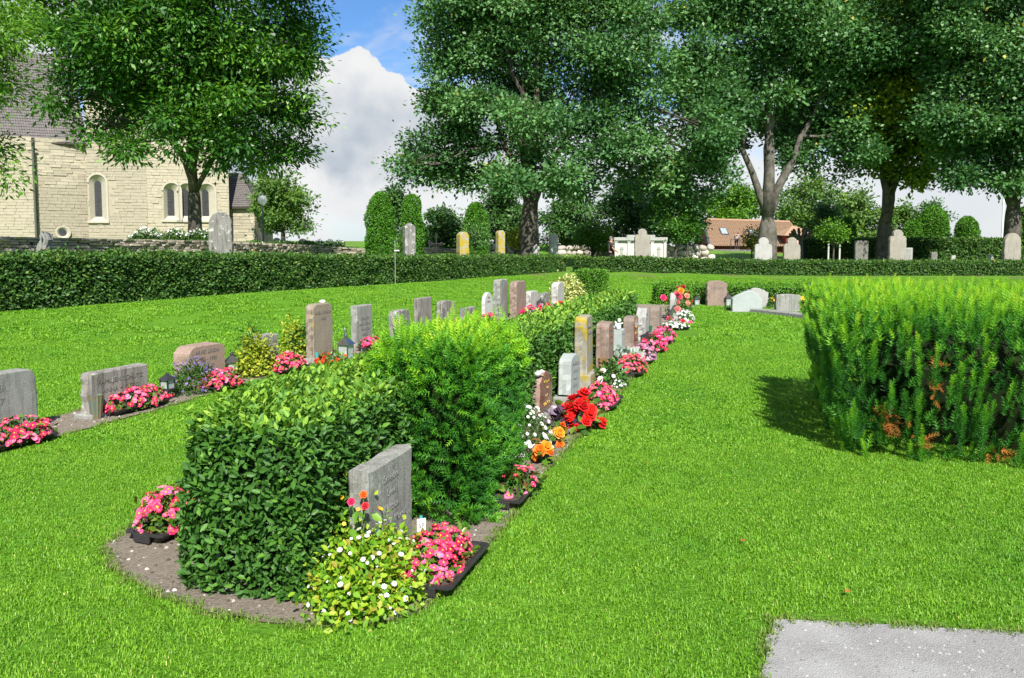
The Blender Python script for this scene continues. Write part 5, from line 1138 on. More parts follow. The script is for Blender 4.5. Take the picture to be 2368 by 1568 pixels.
# kerb of flat stones beside the yew
ks = thing('stone_kerb', 'grey flat kerb stones edging a grave left of the broad yew', 'kerb', gnd(1745, 722)); A = ks.location.copy()
pts = [(1745, 722, 0), (1790, 727, 0), (1840, 733, 0), (1880, 738, 0), (1925, 742, 0)]
for (X0, Y0, _), (X1, Y1, _) in zip(pts, pts[1:]):
    a, b = gnd(X0, Y0), gnd(X1, Y1); d = (b - a); l = d.length; o = slab([(-l / 2, 0), (l / 2 - .015, 0), (l / 2 - .015, .09), (-l / 2, .085)], .30, .01, .015).build('kerb_stone', MATS['granite_grey'], ks); o.location = (a + b) / 2 - A; o.rotation_euler = (0, 0, math.atan2(d.y, d.x))
# leaves fallen on the grass
for i, (X, Y, w_) in enumerate(((347, 770, 'on the bank left of the yellow shrub, upper one'), (366, 774, 'on the bank left of the yellow shrub, lower one'), (470, 846, 'just behind the broad pinkish gravestone'), (1710, 1262, 'in the middle of the right-hand lawn'), (1495, 1080, 'on the lawn near the orange begonias'), (1965, 1380, 'on the lawn just above the gravel path'))):
    o = stamp('fallen_leaf', *LEAF6, [(0, 0, .03)], [(math.cos(i * 2.), math.sin(i * 2.), .1)], [(0.2, -.3, 1)], .035, [rng.random()], MATS['dead_needle'], None, None, 1.3); o.location = gnd(X, Y)
    tag(o, 'dry brown leaf lying ' + w_, 'leaf', 'dry leaves fallen on the lawn')
# ---------------------------------------------------------------- terrace and dry stone walls
rock('limestone_block', (0.414, 0.370, 0.282), (0.334, 0.290, 0.211), (0.282, 0.246, 0.176), .62, .15, bump=.5, objvar=.16)
rock('limestone_smooth', (0.440, 0.405, 0.326), (0.370, 0.334, 0.264), None, .5, .1, bump=.25)
rock('mortar', (0.380, 0.338, 0.253), (0.306, 0.264, 0.190), None, .5, .3, bump=.6)
rock('wall_stone', (0.352, 0.312, 0.238), (0.220, 0.194, 0.145), (0.405, 0.396, 0.334), .58, .3, bump=.6, objvar=.3)
rock('field_stone', (0.440, 0.405, 0.352), (0.290, 0.255, 0.216), (0.493, 0.484, 0.440), .6, .3, bump=.6, objvar=.3)
plain('dark_gap', (.035, .03, .022), (.06, .05, .035), 9, .95); plain('shingle', (.155, .14, .128), (.105, .095, .088), 3, .85, .5, 25)
plain('old_wood_dark', (.03, .025, .02), (.05, .04, .03), 8, .8); plain('verdigris', (.07, .11, .09), (.10, .09, .07), 4, .6)
plain('leaded_glass', (.03, .035, .04), (.06, .06, .065), 6, .2); plain('tomb_stone', (.54, .53, .48), (.46, .45, .40), 3, .8, .3, 30); plain('tomb_trim', (.36, .37, .33), (.28, .29, .26), 3, .8, .3, 30)
plain('red_paint', (.20, .022, .016), (.15, .018, .014), 5, .8); plain('white_paint', (.70, .70, .67), (.62, .62, .60), 5, .6); plain('slate_board', (.05, .065, .09), (.04, .05, .07), 5, .6)
per_object('roof_tile', [(0, (.40, .15, .06)), (1, (.40, .15, .06))], .8, 0)
def tile_mat():
    m, nt, b = new_mat('pantile'); o = n_obj(nt); f = n_noise(nt, o, 7, 5, .7); g = n_noise(nt, o, .8, 5, .6)
    c = n_ramp(nt, f, [(.3, (.24, .135, .07)), (.5, (.34, .215, .125)), (.72, (.41, .285, .18))]); c = n_mix(nt, n_ramp(nt, g, [(.42, (0, 0, 0)), (.66, (.55, .55, .55))]), c, (.31, .21, .135))
    nt.links.new(c, b.inputs['Base Color']); b.inputs['Roughness'].default_value = .85; MATS['pantile'] = m
tile_mat()
def mk(f, *a):
    return f(*a)
def block_meshes(k, jag=.07, bev=.10):
    out = []
    for i in range(k):
        bm = bmesh.new(); bmesh.ops.create_cube(bm, size=1)
        bmesh.ops.bevel(bm, geom=bm.edges[:], offset=bev, segments=1, affect='EDGES')
        for v in bm.verts: v.co += Vector((random.uniform(-1, 1), random.uniform(-1, 1), random.uniform(-1, 1))) * jag * .5
        me = bpy.data.meshes.new('block'); bm.to_mesh(me); bm.free(); out.append(me)
    return out
def boulder_meshes(k):
    out = []
    for i in range(k):
        bm = bmesh.new(); bmesh.ops.create_icosphere(bm, subdivisions=2, radius=.5); s = random.random() * 60
        for v in bm.verts:
            q = v.co.normalized(); v.co *= 1 + .35 * mnoise.noise(q * 1.6 + Vector((s, 0, 0))) ; v.co.x = math.copysign(min(abs(v.co.x), .43), v.co.x); v.co.z = math.copysign(min(abs(v.co.z), .42), v.co.z)
        me = bpy.data.meshes.new('boulder'); bm.to_mesh(me); bm.free(); me.polygons.foreach_set('use_smooth', [True] * len(me.polygons)); out.append(me)
    return out
def place_blocks(parent, name, a, b, z0, z1, course, l0, l1, depth, meshes, mat, limit=300, keep=lambda s, z, l, h: True, proud=.0, slope=0., vary=.25, rest=True):
    """courses of stones along the wall from a to b (parent space), front face toward the right-hand normal"""
    a = Vector((a[0], a[1], 0)); b = Vector((b[0], b[1], 0)); d = (b - a).normalized(); L = (b - a).length; nrm = Vector((d.y, -d.x, 0)); ang = math.atan2(d.y, d.x)
    for m in meshes:
        if not m.materials: m.materials.append(MATS[mat])
    z = z1; n = 0; spec = []
    while z > z0:
        h = course * random.uniform(1 - vary, 1 + vary); s = -random.uniform(0, l1)
        while s < L:
            l = random.uniform(l0, l1); s0, s1 = max(s, 0), min(s + l, L); s += l
            if s1 - s0 < l0 * .3: continue
            if keep((s0 + s1) / 2, z - h / 2, s1 - s0, h): spec.append((s0, s1, z - h, h))
        z -= h
    V, F = [], []
    for i, (s0, s1, zz, h) in enumerate(spec):
        l = s1 - s0; c = a + d * (s0 + s1) / 2 + nrm * random.uniform(-.5, .5) * proud; c.z = zz + h / 2 + slope * (s0 + s1) / 2 / L; me = random.choice(meshes)
        if i < limit:
            o = bpy.data.objects.new(name, me); COL.objects.link(o); o.parent = parent; o.location = c; o.rotation_euler = (random.uniform(-.02, .02), random.uniform(-.02, .02), ang); o.scale = (l * .975, depth * random.uniform(.9, 1.1), h * .95)
        elif rest:
            M = Matrix.LocRotScale(c, Matrix.Rotation(ang, 3, 'Z').to_quaternion(), Vector((l * .975, depth, h * .95))); k = len(V); V += [tuple(M @ v.co) for v in me.vertices]; F += [tuple(k + j for j in p.vertices) for p in me.polygons]
    if F:
        me = bpy.data.meshes.new(name + 's'); me.from_pydata(V, [], F); link(name + '_rest', me, MATS[mat], parent, 'stuff')
    return len(spec)
FLAT = block_meshes(6, .16, .12); ASH = block_meshes(6, .03, .035); BOU = boulder_meshes(6)
TW = [(at(-420, 560, 15.5), 1.78), (at(-40, 560, 18.6), 1.73), (at(485, 560, 25.5), 1.63), (at(735, 560, 36), 1.44), (at(845, 560, 37), 1.28)]
def dry_wall(label, A, B, za, zb, courses, course=.075, l=(.2, .42)):
    root = thing('dry_stone_wall', label, 'stone wall', (A.x, A.y, 0), 0, 'dry stone walls'); a = Vector((0, 0, 0)); b = Vector((B.x - A.x, B.y - A.y, 0)); d = b.normalized(); nrm = Vector((d.y, -d.x, 0))
    vs = []
    for P, z in ((a, za), (b, zb)):
        for off in (-.05, -.6): q = P + nrm * off; vs += [(q.x, q.y, -.1), (q.x, q.y, z - .06)]
    MB().add(vs, [(0, 4, 5, 1), (2, 3, 7, 6), (1, 5, 7, 3), (0, 1, 3, 2), (4, 6, 7, 5)]).build('core', MATS['dark_gap'], root)
    place_blocks(root, 'stone', (-nrm.x * .16, -nrm.y * .16), (b.x - nrm.x * .16, b.y - nrm.y * .16), za - courses * course, za, course, l[0], l[1], .36, [m.copy() for m in FLAT], 'wall_stone', 300, proud=.09, slope=zb - za, vary=.3)
    return root
dry_wall('dry stone wall below the church, in full sun behind the left hedge', TW[1][0], TW[2][0], TW[1][1], TW[2][1], 9)
dry_wall('shaded stretch of dry stone wall running back from the big grey gravestone', TW[2][0], TW[3][0], TW[2][1], TW[3][1], 6)
dry_wall('short sunny end of the dry stone wall left of the first thuja', TW[3][0], TW[4][0], TW[3][1], TW[4][1], 9, .085, (.25, .55))
dry_wall('dry stone wall behind the iron crosses left of the whitebeam', at(968, 560, 46), at(1068, 560, 46.5), 1.22, 1.2, 6, .12, (.3, .7))
dry_wall('dry stone wall running off the left edge of the picture', TW[0][0], TW[1][0], TW[0][1], TW[1][1], 8)
tv = [(p.x, p.y, z - .07) for p, z in TW]; tv = [(q[0] - .25, q[1] + .15, q[2]) for q in tv] + [(-4, 62, 1.2), (-4, 95, 1.6), (-95, 95, 2.0), (-95, 15.5, 1.9)]
bm = bmesh.new(); f = bm.faces.new([bm.verts.new(v) for v in tv]); bmesh.ops.triangulate(bm, faces=[f]); me = bpy.data.meshes.new('church_terrace'); bm.to_mesh(me); bm.free(); link('church_terrace', me, MATS['lawn'], None, 'structure')
def boulder_wall(label, X0, X1, d, Ytop, Ybot, size):
    A, B = at(X0, 560, d), at(X1, 560, d); z1 = at(X0, Ytop, d).z; z0 = at(X0, Ybot, d).z; root = thing('boulder_wall', label, 'stone wall', (A.x, A.y, 0), 0, 'boulder walls'); L = (B - A).length
    MB().box(0.1, L - .1, .12, .7, z0 - .5, z1 - .15).build('core', MATS['dark_gap'], root); ms = [m.copy() for m in BOU]
    for m in ms: m.materials.append(MATS['field_stone'])
    z = z0
    while z < z1 - size * .3:
        h = size * random.uniform(.75, 1.0); x = 0
        while x < L:
            l = random.uniform(.7, 1.7) * size; o = bpy.data.objects.new('stone', random.choice(ms)); COL.objects.link(o); o.parent = root; hh = h * random.uniform(.8, 1.15)
            o.location = (x + l / 2, .12 + random.uniform(-.06, .06), z + hh / 2 + random.uniform(-.04, .04)); o.scale = (l * 1.08, size * 1.2, hh * 1.16); o.rotation_euler = (random.uniform(-.3, .3), random.uniform(-.35, .35), random.uniform(-.3, .3)); x += l * .93
        z += h * .86
boulder_wall('boulder wall left of the black-clad man', 1288, 1420, 61, 570, 602, .46)
boulder_wall('boulder wall of big pale stones right of the tomb', 1538, 1640, 44, 564, 606, .40)
boulder_wall('low boulder wall behind the whitebeam trunk', 1120, 1205, 46.5, 572, 600, .34)

# ---------------------------------------------------------------- church
church = thing('church', 'medieval limestone church with shingled roof behind the ash tree', 'church', (0, 0, 0)); ZB = 1.3
def cw(X, d): p = at(X, 560, d); return Vector((p.x, p.y, 0))
arch_pts = lambda w, z0, z1, n=10: [(-w / 2, z0), (w / 2, z0)] + [(w / 2 * math.cos(R(t)), z1 - w / 2 + w / 2 * math.sin(R(t))) for t in np.linspace(0, 180, n)]
def church_wall(A, B, top, openings, limit, course=.22, nm='wall'):
    d = (B - A).normalized(); L = (B - A).length; nrm = Vector((d.y, -d.x, 0)); T = .42
    w = thing(nm, None, None); w.parent = church
    vs = []
    for P in (A, B):
        for off in (-T - .05, -T - .6): q = P + nrm * off; vs += [(q.x, q.y, ZB - .4), (q.x, q.y, top)]
    MB().add(vs, [(0, 4, 5, 1), (2, 3, 7, 6), (1, 5, 7, 3), (0, 1, 3, 2), (4, 6, 7, 5)]).build('backing', MATS['mortar'], w)
    # mortar sheet just behind the block faces, cut round the openings course by course
    def clear(s, z, l, h):
        for (sc_, ow, z0, z1) in openings:
            zz = z - (z1 - ow / 2)
            half = ow / 2 + .14 if zz < 0 else (math.sqrt(max(0, (ow / 2 + .14) ** 2 - zz * zz)) if zz < ow / 2 + .14 else 0)
            if z > z0 - .12 and half > 0 and abs(s - sc_) < half + l / 2 - .02: return False
        return True
    place_blocks(w, 'block', A + nrm * (-T / 2), B + nrm * (-T / 2), ZB, top, course, .35, .95, T, [m.copy() for m in ASH], 'limestone_block', limit, clear, .05, 0, .22)
    mt = MB(); z = ZB
    while z < top:
        segs = [(0, L)]
        for (sc_, ow, z0, z1) in openings:
            zc = z + .06; zz = zc - (z1 - ow / 2); half = ow / 2 + .12 if zz < 0 else (math.sqrt(max(0, (ow / 2 + .12) ** 2 - zz * zz)) if zz < ow / 2 + .12 else 0)
            if zc > z0 - .1 and half > 0: segs = [q for s0, s1 in segs for q in (((s0, min(s1, sc_ - half)), (max(s0, sc_ + half), s1)) if s0 < sc_ + half and s1 > sc_ - half else ((s0, s1),)) if q[1] - q[0] > .01]
        for s0, s1 in segs:
            p, q = A + d * s0 - nrm * .035, A + d * s1 - nrm * .035; mt.add([(p.x, p.y, z), (q.x, q.y, z), (q.x, q.y, z + .12), (p.x, p.y, z + .12)], [(0, 1, 2, 3)])
        z += .12
    mt.build('mortar', MATS['mortar'], w)
    for (sc_, ow, z0, z1) in openings:
        o = thing('window', None, None); o.parent = church; o.location = A + d * sc_; o.rotation_euler = (0, 0, math.atan2(d.y, d.x))
        # splayed reveal: outer arch at the wall face to a slimmer arch at the pane
        n = 14; mb = MB(); po = arch_pts(ow + .24, z0, z1 + .12, n); pi_ = arch_pts(ow * .5, z0 + .35, z1 - .35, n); m = len(po)
        mb.v = [(x, -.02, z) for x, z in po] + [(x * .98 + (ow * -.12), T - .02, z) for x, z in pi_]
        mb.f = [(i, i + m, (i + 1) % m + m, (i + 1) % m) for i in range(m)]; mb.build('reveal', MATS['limestone_smooth'], o)
        fr = MB(); pf = arch_pts(ow + .52, z0, z1 + .26, n); pg = arch_pts(ow + .24, z0, z1 + .12, n)
        fr.v = [(x, -.05, z) for x, z in pf[1:]] + [(x, -.05, z) for x, z in pg[1:]] + [(x, .1, z) for x, z in pf[1:]]; k = m - 1; fr.f = [(i, i + 1, k + i + 1, k + i) for i in range(k - 1)] + [(i, 2 * k + i, 2 * k + i + 1, i + 1) for i in range(k - 1)]; fr.build('surround', MATS['limestone_smooth'], o)
        MB().prism([(x - ow * .12, z) for x, z in arch_pts(ow * .52, z0 + .34, z1 - .34, n)], T - .05, T - .03).build('pane', MATS['leaded_glass'], o)
        lead = MB()
        for zz in np.arange(z0 + .5, z1 - .5, .22): lead.box(-ow * .37, ow * .12, T - .066, T - .052, zz, zz + .02)
        lead.box(-ow * .13, -ow * .11, T - .07, T - .052, z0 + .35, z1 - .4); lead.build('glazing_bars', MATS['old_wood_dark'], o)
        MB().box(-ow / 2 - .3, ow / 2 + .3, -.14, .2, z0 - .16, z0 + .01, .02).build('sill', MATS['limestone_smooth'], o)
    return w
pA0, pA, pB, pC0, pC, pD = cw(-190, 57.2), cw(82, 58.8), cw(207, 61), cw(206, 60.3), cw(343, 60.9), cw(532, 62.8)
church_wall(pA0, pA, 9.1, [], 60); church_wall(pA + Vector((.05, .35, 0)), pB, 9.1, [], 90)
def sX(A, B, X):
    lo = solve(lambda k: proj(A.lerp(B, k))[0], X, 0, 1); return lo * (B - A).length
church_wall(pC0, pC, 12.5, [(sX(pC0, pC, 232), .95, 3.15, 6.5)], 80)
church_wall(pC, pD, 12.5, [(sX(pC, pD, X), .92, 3.25, 5.95) for X in (402, 436, 482)], 100)
# side return of the projecting part
MB().add([(pC0.x + .02, pC0.y + .2, ZB), (pB.x + .02, pB.y + .9, ZB), (pB.x + .02, pB.y + .9, 12.5), (pC0.x + .02, pC0.y + .2, 12.5)], [(0, 1, 2, 3)]).build('return_wall', MATS['limestone_smooth'], church)
# oculus low in the wall
oc = thing('oculus', None, None); oc.parent = church; dA = (pB - pA).normalized(); nA = Vector((dA.y, -dA.x, 0)); q = pA + dA * sX(pA, pB, 148) + nA * .05; oc.location = (q.x, q.y, at(148, 538, q.y).z); oc.rotation_euler = (0, 0, math.atan2(dA.y, dA.x))
mb = MB(); k = 24
for r, y in ((.52, .05), (.52, -.06), (.40, -.06), (.26, .06)):
    for j in range(k): mb.v.append((r * math.cos(2 * math.pi * j / k), y, r * math.sin(2 * math.pi * j / k)))
for i in range(3):
    for j in range(k): mb.f.append((i * k + j, i * k + (j + 1) % k, (i + 1) * k + (j + 1) % k, (i + 1) * k + j))
mb.build('ring', MATS['limestone_smooth'], oc); MB().prism([(.27 * math.cos(t), .27 * math.sin(t)) for t in np.linspace(0, 2 * math.pi, 20, False)], .05, .055).build('pane', MATS['leaded_glass'], oc)
# shingled roofs: one object for each course
def shingle_roof(parent, e0, e1, r0, r1, rows, name='roof'):
    rt = thing(name, None, None); rt.parent = parent; e0, e1, r0, r1 = map(Vector, (e0, e1, r0, r1)); nrm = (e1 - e0).cross(r0 - e0).normalized()
    MB().add([e0 - nrm * .06, e1 - nrm * .06, r1 - nrm * .06, r0 - nrm * .06], [(0, 1, 2, 3)]).build('boards', MATS['old_wood_dark'], rt)
    for i in range(rows):
        t0, t1 = i / rows, (i + 1.3) / rows; a, b = e0.lerp(r0, t0), e1.lerp(r1, t0); c, d = e1.lerp(r1, min(t1, 1)), e0.lerp(r0, min(t1, 1)); n = max(4, int((b - a).length / .16)); mb = MB()
        for j in range(n):
            s0, s1 = (j + .04) / n, (j + .96) / n; k = random.uniform(.05, .075) * 1.0; dn = random.uniform(-.02, .02); dv_ = (a - d).normalized() * dn
            A, B, Cc, Dd = a.lerp(b, s0) + nrm * k + dv_, a.lerp(b, s1) + nrm * k + dv_, d.lerp(c, s1) + nrm * .01, d.lerp(c, s0) + nrm * .01
            mb.add([A, B, Cc, Dd, A - nrm * .035, B - nrm * .035], [(0, 1, 2, 3), (4, 5, 1, 0)])
        mb.build('shingle_course', MATS['shingle'], rt)
    return rt
def up(p, z): return (p.x, p.y, z)
nA3 = nA * .45; A1 = pA0 + nA3; B1 = pB + nA3 + dA * .1; back = -nA * 6.5
shingle_roof(church, up(A1, 8.95), up(B1, 8.95), up(A1 + back, 16.6), up(B1 + back, 16.6), 34)
g = MB(); e = (B1 - A1); L = e.length; g.tube([A1 + nA * .02 + Vector((0, 0, 8.86)), B1 + nA * .02 + Vector((0, 0, 8.86))], .11, 8); g.build('gutter', MATS['old_wood_dark'], church)
sf = MB(); sf.add([up(A1, 8.9), up(B1, 8.9), up(pB, 8.9), up(pA0, 8.9)], [(0, 1, 2, 3)]); sf.build('soffit', MATS['old_wood_dark'], church)
dp = pA + nA * .14; MB().tube([(dp.x + .05, dp.y, ZB), (dp.x + .05, dp.y, 8.5), (dp.x + nA.x * .3, dp.y + nA.y * .3, 8.8)], .075, 8).build('downpipe', MATS['verdigris'], church)
# roof over the projecting part and the tower behind it
dD = (pD - pC).normalized(); nD = Vector((dD.y, -dD.x, 0)); shingle_roof(church, up(pC0 + nD * .3, 12.4), up(pD + nD * .3, 12.4), up(pC0 - nD * 3.5, 17), up(pD - nD * 3.5, 17), 20)
tw = thing('tower', None, None); tw.parent = church; ta, tb = cw(322, 68), cw(455, 68.6); MB().box(ta.x, tb.x, 68, 73.5, ZB, 23).build('tower_wall', MATS['mortar'], tw)
place_blocks(tw, 'block', (ta.x, 67.98), (tb.x, 67.98), 12, 23, .34, .5, 1.2, .2, [m.copy() for m in ASH], 'limestone_block', 60, lambda s, z, l, h: not (abs(s - 2.6) < .35 and 15 < z < 17.5), .03)
MB().box(ta.x + 2.35, ta.x + 2.85, 67.86, 67.9, 15.1, 17.3).build('slot_window', MATS['leaded_glass'], tw)
MB().add([(ta.x - .4, 67.6, 23), (tb.x + .4, 67.6, 23), (tb.x + .4, 74, 23), (ta.x - .4, 74, 23), ((ta.x + tb.x) / 2, 70.8, 32)], [(0, 1, 4), (1, 2, 4), (2, 3, 4), (3, 0, 4), (3, 2, 1, 0)]).build('spire', MATS['shingle'], tw)
# low annex on the right with a hipped roof
an = thing('annex', None, None); an.parent = church; a0, a1 = cw(505, 64), cw(594, 64.6); MB().box(a0.x, a1.x, 64.5, 69, ZB, 4.35).build('annex_core', MATS['mortar'], an)
place_blocks(an, 'block', (a0.x, 64.35), (a1.x, 64.35), ZB, 4.35, .24, .4, 1.0, .3, [m.copy() for m in ASH], 'limestone_block', 80, proud=.04)
shingle_roof(church, (a0.x - .3, 63.9, 4.35), (a1.x + .35, 63.9, 4.35), (a0.x - .3, 67, 7.3), (a1.x - 1.9, 67, 7.3), 18)
shingle_roof(church, (a1.x + .36, 63.9, 4.35), (a1.x + .36, 70, 4.35), (a1.x - 1.88, 67, 7.3), (a1.x - 1.88, 67.2, 7.3), 18)
MB().box(a0.x - .3, a1.x + .35, 63.86, 63.98, 4.22, 4.36).build('eaves_board', MATS['old_wood_dark'], an)

# ---------------------------------------------------------------- tiled house in the distance
HD_ = 86; house = thing('tiled_house', 'red wooden house with orange tiled roof behind the whitebeam', 'house', (0, 0, 0))
e0, e1 = at(1641, 569, HD_), at(1868, 571, HD_); r0, r1 = at(1627, 507, HD_ + 5.2), at(1826, 513, HD_ + 5.2)
def tiles(parent, e0, e1, r0, r1, cols, rows, name='roof_tiles'):
    V, F = [], []; e0, e1, r0, r1 = map(Vector, (e0, e1, r0, r1)); nrm = (e1 - e0).cross(r0 - e0).normalized(); kk = 4
    for i in range(rows):
        for s in range(2):
            t = (i + (0 if s == 0 else 1.12)) / rows; t = min(t, 1); a, b = e0.lerp(r0, t), e1.lerp(r1, t)
            for j in range(cols * kk + 1):
                ph = (j % kk) / kk; hgt = .045 * math.sin(ph * 2 * math.pi) + (.05 if s == 0 else .0); V.append(tuple(a.lerp(b, j / (cols * kk)) + nrm * (hgt + .02)))
        n = cols * kk + 1; o = i * 2 * n
        for j in range(cols * kk): F.append((o + j, o + j + 1, o + n + j + 1, o + n + j))
    me = bpy.data.meshes.new(name); me.from_pydata(V, [], F); return link(name, me, MATS['pantile'], parent, 'stuff')
tiles(house, e0, e1, r0, r1, 46, 20); MB().add([e0, e1, r1, r0], [(0, 1, 2, 3)]).build('roof_boards', MATS['old_wood_dark'], house)
MB().tube([r0, r1], .14, 8).build('ridge', MATS['pantile'], house)
tiles(house, e1, (e1.x + .5, HD_ + 9, e1.z), r1, (r1.x + .05, r1.y + .05, r1.z), 30, 20, 'hip_tiles')
MB().box(e0.x + .5, e1.x - .4, HD_ + .6, HD_ + 9.5, -2, e0.z + .05).build('wall', MATS['red_paint'], house)
gw = MB(); gw.add([(e0.x + .3, HD_ + .3, -2), (e0.x + .3, HD_ + 9.6, -2), (e0.x + .3, HD_ + 9.6, e0.z), (r0.x + .3, r0.y, r0.z - .1), (e0.x + .3, HD_ + .3, e0.z)], [(0, 1, 2, 3, 4)]); gw.build('gable', MATS['red_paint'], house)
MB().tube([e0 + Vector((-.05, -.1, -.05)), r0 + Vector((-.05, 0, -.05))], .16, 4).build('barge_board', MATS['slate_board'], house)
for X, Y in ((1675, 537), (1738, 540)):
    t = (569 - Y) / 61; p = e0.lerp(r0, t).lerp(e1.lerp(r1, t), (X - 1636) / 205); sk = thing('skylight', None, None, p); sk.parent = house; sk.rotation_euler = (math.atan2(r0.z - e0.z, r0.y - e0.y), 0, 0)
    MB().box(-.42, .42, -.75, .75, .0, .13, .02).build('frame', MATS['slate_board'], sk); MB().box(-.32, .32, -.62, .62, .131, .14).build('pane', MATS['glass'], sk)
wg = thing('dormer_wing', None, None, at(1848, 560, HD_ - .2)); wg.parent = house; MB().box(-1.4, 1.4, 0, 3, -2.5, .75).build('wing_wall', MATS['red_paint'], wg)
MB().add([(-1.7, -.3, .7), (1.7, -.3, .7), (1.9, 3.2, .8), (-1.9, 3.2, .8), (-.3, 1.6, 1.75), (.3, 1.6, 1.75)], [(0, 1, 5, 4), (1, 2, 5), (2, 3, 4, 5), (3, 0, 4), (3, 2, 1, 0)]).build('wing_roof', MATS['pantile'], wg)
for x in (-.45, .35):
    f = MB().box(x - .32, x + .32, -.08, -.01, -.35, .45, .02).build('window', MATS['white_paint'], wg)
    for dx in (-.14, .14):
        for dz in (-.12, .24): MB().box(x + dx - .1, x + dx + .1, -.09, -.082, dz - .13, dz + .13).build('pane', MATS['leaded_glass'], wg)
h2 = thing('white_house', 'corner of a white house with tiled roof glimpsed right of the whitebeam trunk', 'house', at(1292, 562, 100)); MB().box(-.9, .9, 0, 3, -3, .9).build('wall', MATS['white_paint'], h2); MB().add([(-1.2, -.2, .8), (1.5, -.2, .2), (1.5, 3, .2), (-1.2, 3, .8), (-.6, -.2, 2.0), (-.6, 3, 2.0)], [(0, 1, 4), (1, 2, 5, 4), (2, 3, 5), (3, 0, 4, 5)]).build('roof', MATS['pantile'], h2)
# stepped wall below the two distant people, tree shade put in its colour
sw = thing('shaded_wall', 'stone steps coloured dark for the tree shade below the two distant people', 'stone wall', at(1695, 560, 74)); z1 = at(1695, 578, 74).z - sw.location.z
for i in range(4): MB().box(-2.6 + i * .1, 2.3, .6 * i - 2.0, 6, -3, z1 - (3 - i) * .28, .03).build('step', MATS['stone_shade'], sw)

# ---------------------------------------------------------------- tomb, crosses, posts
tomb = thing('family_tomb', 'wide pale tomb with pilasters and cornice behind the ogee stone', 'tomb', (lambda p: (p.x, p.y, .1))(at(1481, 560, 42.5))); s = 42.5 / FPX; W = 118 * s / 2; HT = at(1481, 549, 42.5).z - .1
MB().box(-W + .08, W - .08, 0, .5, .14, HT - .16).build('body', MATS['tomb_stone'], tomb); MB().box(-W - .05, W + .05, -.12, .6, 0, .15, .01).build('plinth', MATS['tomb_trim'], tomb)
MB().box(-W - .06, W + .06, -.16, .62, HT - .17, HT, .015).build('cornice', MATS['tomb_trim'], tomb); MB().box(-.72, .76, -.10, .5, HT - .002, HT + .13, .015).build('parapet', MATS['tomb_trim'], tomb)
for x in (-W + .06, -.62, .62, W - .06):
    pl = MB().box(x - .075, x + .075, -.09, .0, .15, HT - .24, .008).build('pilaster', MATS['tomb_stone'], tomb); MB().box(x - .11, x + .11, -.12, -.001, HT - .24, HT - .171, .008).build('capital', MATS['tomb_trim'], pl)
for x in (-.98, .98):
    c = thing('torch_relief', None, None, (x, -.012, HT * .5)); c.parent = tomb; MB().prism([(-.02, -.42), (.02, -.42), (.085, .22), (-.085, .22)], -.03, .01).build('shaft', MATS['tomb_trim'], c); MB().prism([(-.10, .24), (.10, .24), (.08, .36), (-.08, .36)], -.04, .01).build('cup', MATS['tomb_trim'], c)
text(tomb, 'C. G.', .14, -.32, HT * .62, -.004, 'tomb_trim')
def iron_cross(label, X, d, Ytop, wpx):
    p = at(X, 560, d); z = float(zt(p.x, p.y)); r = thing('iron_cross', label, 'iron cross', (p.x, p.y, z), 0, 'wrought iron crosses'); h = at(X, Ytop, d).z - z; w = wpx * d / FPX / 2
    MB().tube([(0, 0, 0), (0, 0, h)], .035, 6).build('upright', MATS['black_iron'], r); MB().tube([(-w, 0, h * .78), (w, 0, h * .78)], .032, 6).build('arm', MATS['black_iron'], r)
    for sx in (-1, 1):
        MB().tube([(sx * (.04 + .16 * t), 0, h * .78 - .28 * (1 - t) ** 2) for t in np.linspace(0, 1, 7)], .018, 5).build('scroll', MATS['black_iron'], r)
        MB().tube([(sx * (w * .9 + .07 * math.cos(t)), 0, h * .78 + .07 * math.sin(t)) for t in np.linspace(0, 6.28, 10)], .016, 5).build('finial', MATS['black_iron'], r)
    MB().tube([(.07 * math.cos(t), 0, h + .07 * math.sin(t)) for t in np.linspace(0, 6.28, 10)], .016, 5).build('finial', MATS['black_iron'], r)
iron_cross('taller black wrought iron cross before the dry stone wall', 1009, 36, 545, 26); iron_cross('shorter black wrought iron cross beside the taller one', 993, 37, 560, 22)
rl = thing('grave_railing', 'low black iron railing with rounded ends by the crosses', 'railing', (lambda p: (p.x, p.y, float(zt(p.x, p.y))))(at(983, 560, 35.5)))
for i in range(4): MB().tube([(i * .28 - .3, 0, 0), (i * .28 - .3, 0, .72)], .02, 6).build('post', MATS['black_iron'], rl)
MB().tube([(-.3, 0, .6), (-.3, 0, .72), (-.2, 0, .8), (.45, 0, .8), (.54, 0, .72), (.54, 0, .6)], .022, 6).build('rail', MATS['black_iron'], rl)
lp = thing('lamp_post', 'lamp post with a glass globe right of the church annex', 'lamp', (lambda p: (p.x, p.y, 1.3))(at(609, 560, 46))); zt_ = at(609, 474, 46).z - 1.3
MB().tube([(0, 0, 0), (0, 0, zt_)], [.06, .045], 8).build('pole', MATS['verdigris'], lp); MB().lathe([(.05, zt_), (.22, zt_ + .1), (.28, zt_ + .3), (.22, zt_ + .48), (.06, zt_ + .56)], 16).build('globe', MATS['glass'], lp, True); MB().lathe([(.12, zt_ + .54), (.10, zt_ + .62), (.02, zt_ + .68)], 12).build('cap', MATS['black_iron'], lp)
fp = thing('flagpole', 'white flagpole against the sky near the right edge', 'flagpole', at(2316, 575, 72)); zz = at(2316, 330, 72).z - fp.location.z; MB().tube([(0, 0, -1), (0, 0, zz)], [.09, .06], 8).build('pole', MATS['white_paint'], fp); MB().lathe([(.02, zz), (.11, zz + .08), (.02, zz + .2)], 10).build('knob', MATS['gold_leaf_paint'], fp)
